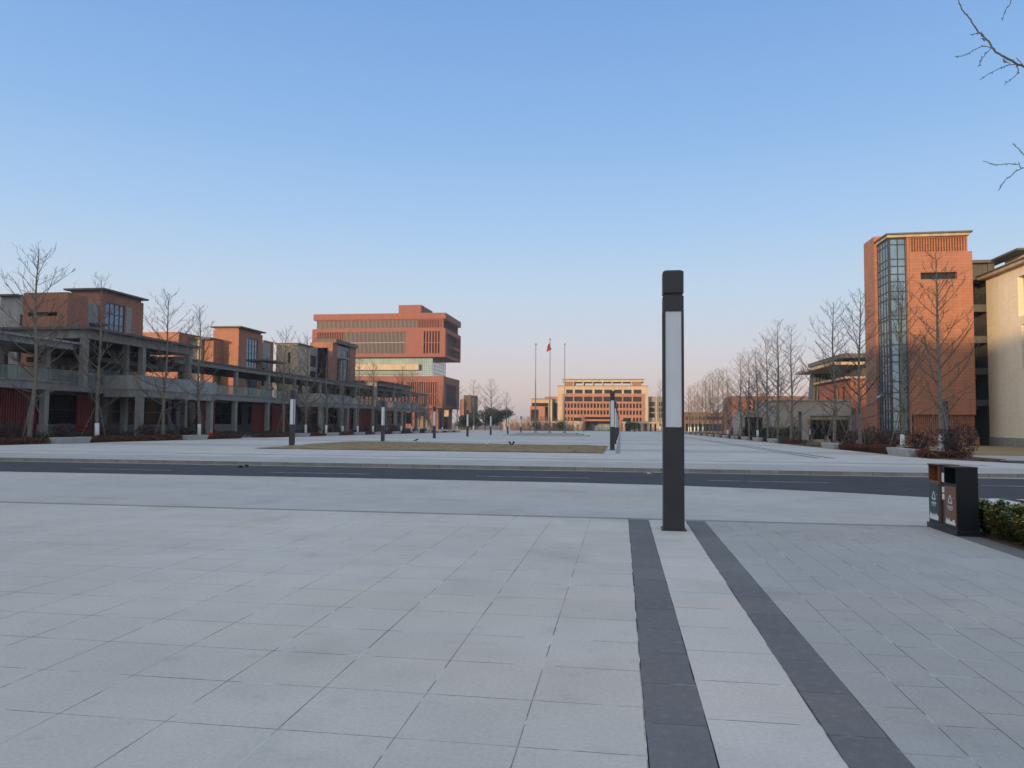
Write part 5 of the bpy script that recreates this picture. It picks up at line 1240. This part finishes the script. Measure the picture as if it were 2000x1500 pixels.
# bird
bp_ = G(813, 868); x, y = bp_.x, bp_.y; z = gz(y)+.16
bd = thing('magpie', 'small black and white magpie standing on the dry lawn', 'bird', (x, y, z))
pts = [(-.30, .12), (-.22, .13), (-.12, .15), (-.05, .17), (.03, .19), (.09, .235), (.13, .255), (.165, .255), (.20, .25)]; rr = [.008, .015, .03, .062, .06, .035, .04, .022, .004]
MB().tube([(x+a, y, z+b) for a, b in pts], rr, 10).build('body', M['black'], bd, True)
MB().tube([(x-.07, y, z+.135), (x+.02, y, z+.15), (x+.06, y, z+.18)], [.02, .052, .02], 8).build('white_belly', M['litter'], bd, True)
for s in (-1, 1): MB().tube([(x, y+s*.025, z+.13), (x+.01, y+s*.025, z-.0), (x+.04, y+s*.025, z-.0)], .006, 4).build('leg', M['black'], bd)
# two people by the hall
def person(x, y, label, coat, hd, turn):
    z = gz(y); t = thing('person', label, 'person', (x, y, z), None)
    J = {'pel': (0, 0, .95), 'sp': (0, .01, 1.15), 'ch': (0, .01, 1.36), 'nk': (0, 0, 1.5), 'hb': (0, -.01, 1.58), 'ht': (0, -.01, 1.70),
         'ls': (-.19, 0, 1.42), 'le': (-.25, .03, 1.14), 'lw': (-.24, -.08, .92), 'lh': (-.24, -.11, .82), 'rs': (.19, 0, 1.42), 're': (.25, .03, 1.14), 'rw': (.24, -.10, .92), 'rh': (.24, -.13, .82),
         'lp': (-.1, 0, .9), 'lk': (-.11, -.08, .5), 'la': (-.11, .08, .08), 'lt': (-.12, -.08, .03), 'rp': (.1, 0, .9), 'rk': (.11, .04, .5), 'ra': (.12, .22, .1), 'rt': (.12, .08, .03)}
    Rr = {'pel': .15, 'sp': .14, 'ch': .17, 'nk': .06, 'hb': .09, 'ht': .085, 'ls': .075, 'le': .05, 'lw': .035, 'lh': .03, 'rs': .075, 're': .05, 'rw': .035, 'rh': .03, 'lp': .1, 'lk': .065, 'la': .045, 'lt': .04, 'rp': .1, 'rk': .065, 'ra': .045, 'rt': .04}
    Eg = [('pel', 'sp'), ('sp', 'ch'), ('ch', 'nk'), ('nk', 'hb'), ('hb', 'ht'), ('ch', 'ls'), ('ls', 'le'), ('le', 'lw'), ('lw', 'lh'), ('ch', 'rs'), ('rs', 're'), ('re', 'rw'), ('rw', 'rh'), ('pel', 'lp'), ('lp', 'lk'), ('lk', 'la'), ('la', 'lt'), ('pel', 'rp'), ('rp', 'rk'), ('rk', 'ra'), ('ra', 'rt')]
    ks = list(J); me = bpy.data.meshes.new('body'); me.from_pydata([J[k] for k in ks], [(ks.index(a), ks.index(b)) for a, b in Eg], [])
    o = bpy.data.objects.new('body', me); COL.objects.link(o); o.parent = t
    sk = o.modifiers.new('s', 'SKIN'); sv = me.skin_vertices[0].data
    for i, k in enumerate(ks): sv[i].radius = (Rr[k], Rr[k]*.8)
    sv[0].use_root = True; o.modifiers.new('d', 'SUBSURF').levels = 1
    me.materials.append(M['coatd'])
    MB().lathe((x, y, z), [(.17, .72), (.19, .9), (.17, 1.15), (.19, 1.38), (.10, 1.49)], 14).build('coat', M[coat], t, True)
    MB().lathe((x, y-.01, z), [(.03, 1.60), (.10, 1.64), (.10, 1.72), (.05, 1.77)], 12).build('hair', M['coatd'], t, True)
    t.rotation_euler = (0, 0, turn)
for px, coat, lab, tn in ((1582, 'coatw', 'person in a pale coat walking before the dark hall opening', .4), (1588, 'coatd', 'person in dark clothes beside the one in the pale coat', -.5)):
    p = PX(px, 850, Y=96); person(p.x, 96, lab, coat, 'coatd', tn)
# white tree-guard box among the left planters

# ------------------------------------------------------------ evening haze
hz = MB().box(-3700, 3700, -450, 4200, gz(420)-2.2, 48).build('haze', None)
hz['kind'] = 'stuff'; hm = bpy.data.materials.new('haze'); hm.use_nodes = True; ht = hm.node_tree; ht.nodes.clear()
ho = N(ht, 'ShaderNodeOutputMaterial'); hv_ = N(ht, 'ShaderNodeVolumePrincipled'); hv_.inputs['Color'].default_value = (.92, .90, .93, 1); hv_.inputs['Density'].default_value = .0003; hv_.inputs['Anisotropy'].default_value = .2
ht.links.new(hv_.outputs[0], ho.inputs['Volume']); hz.data.materials.clear(); hz.data.materials.append(hm)
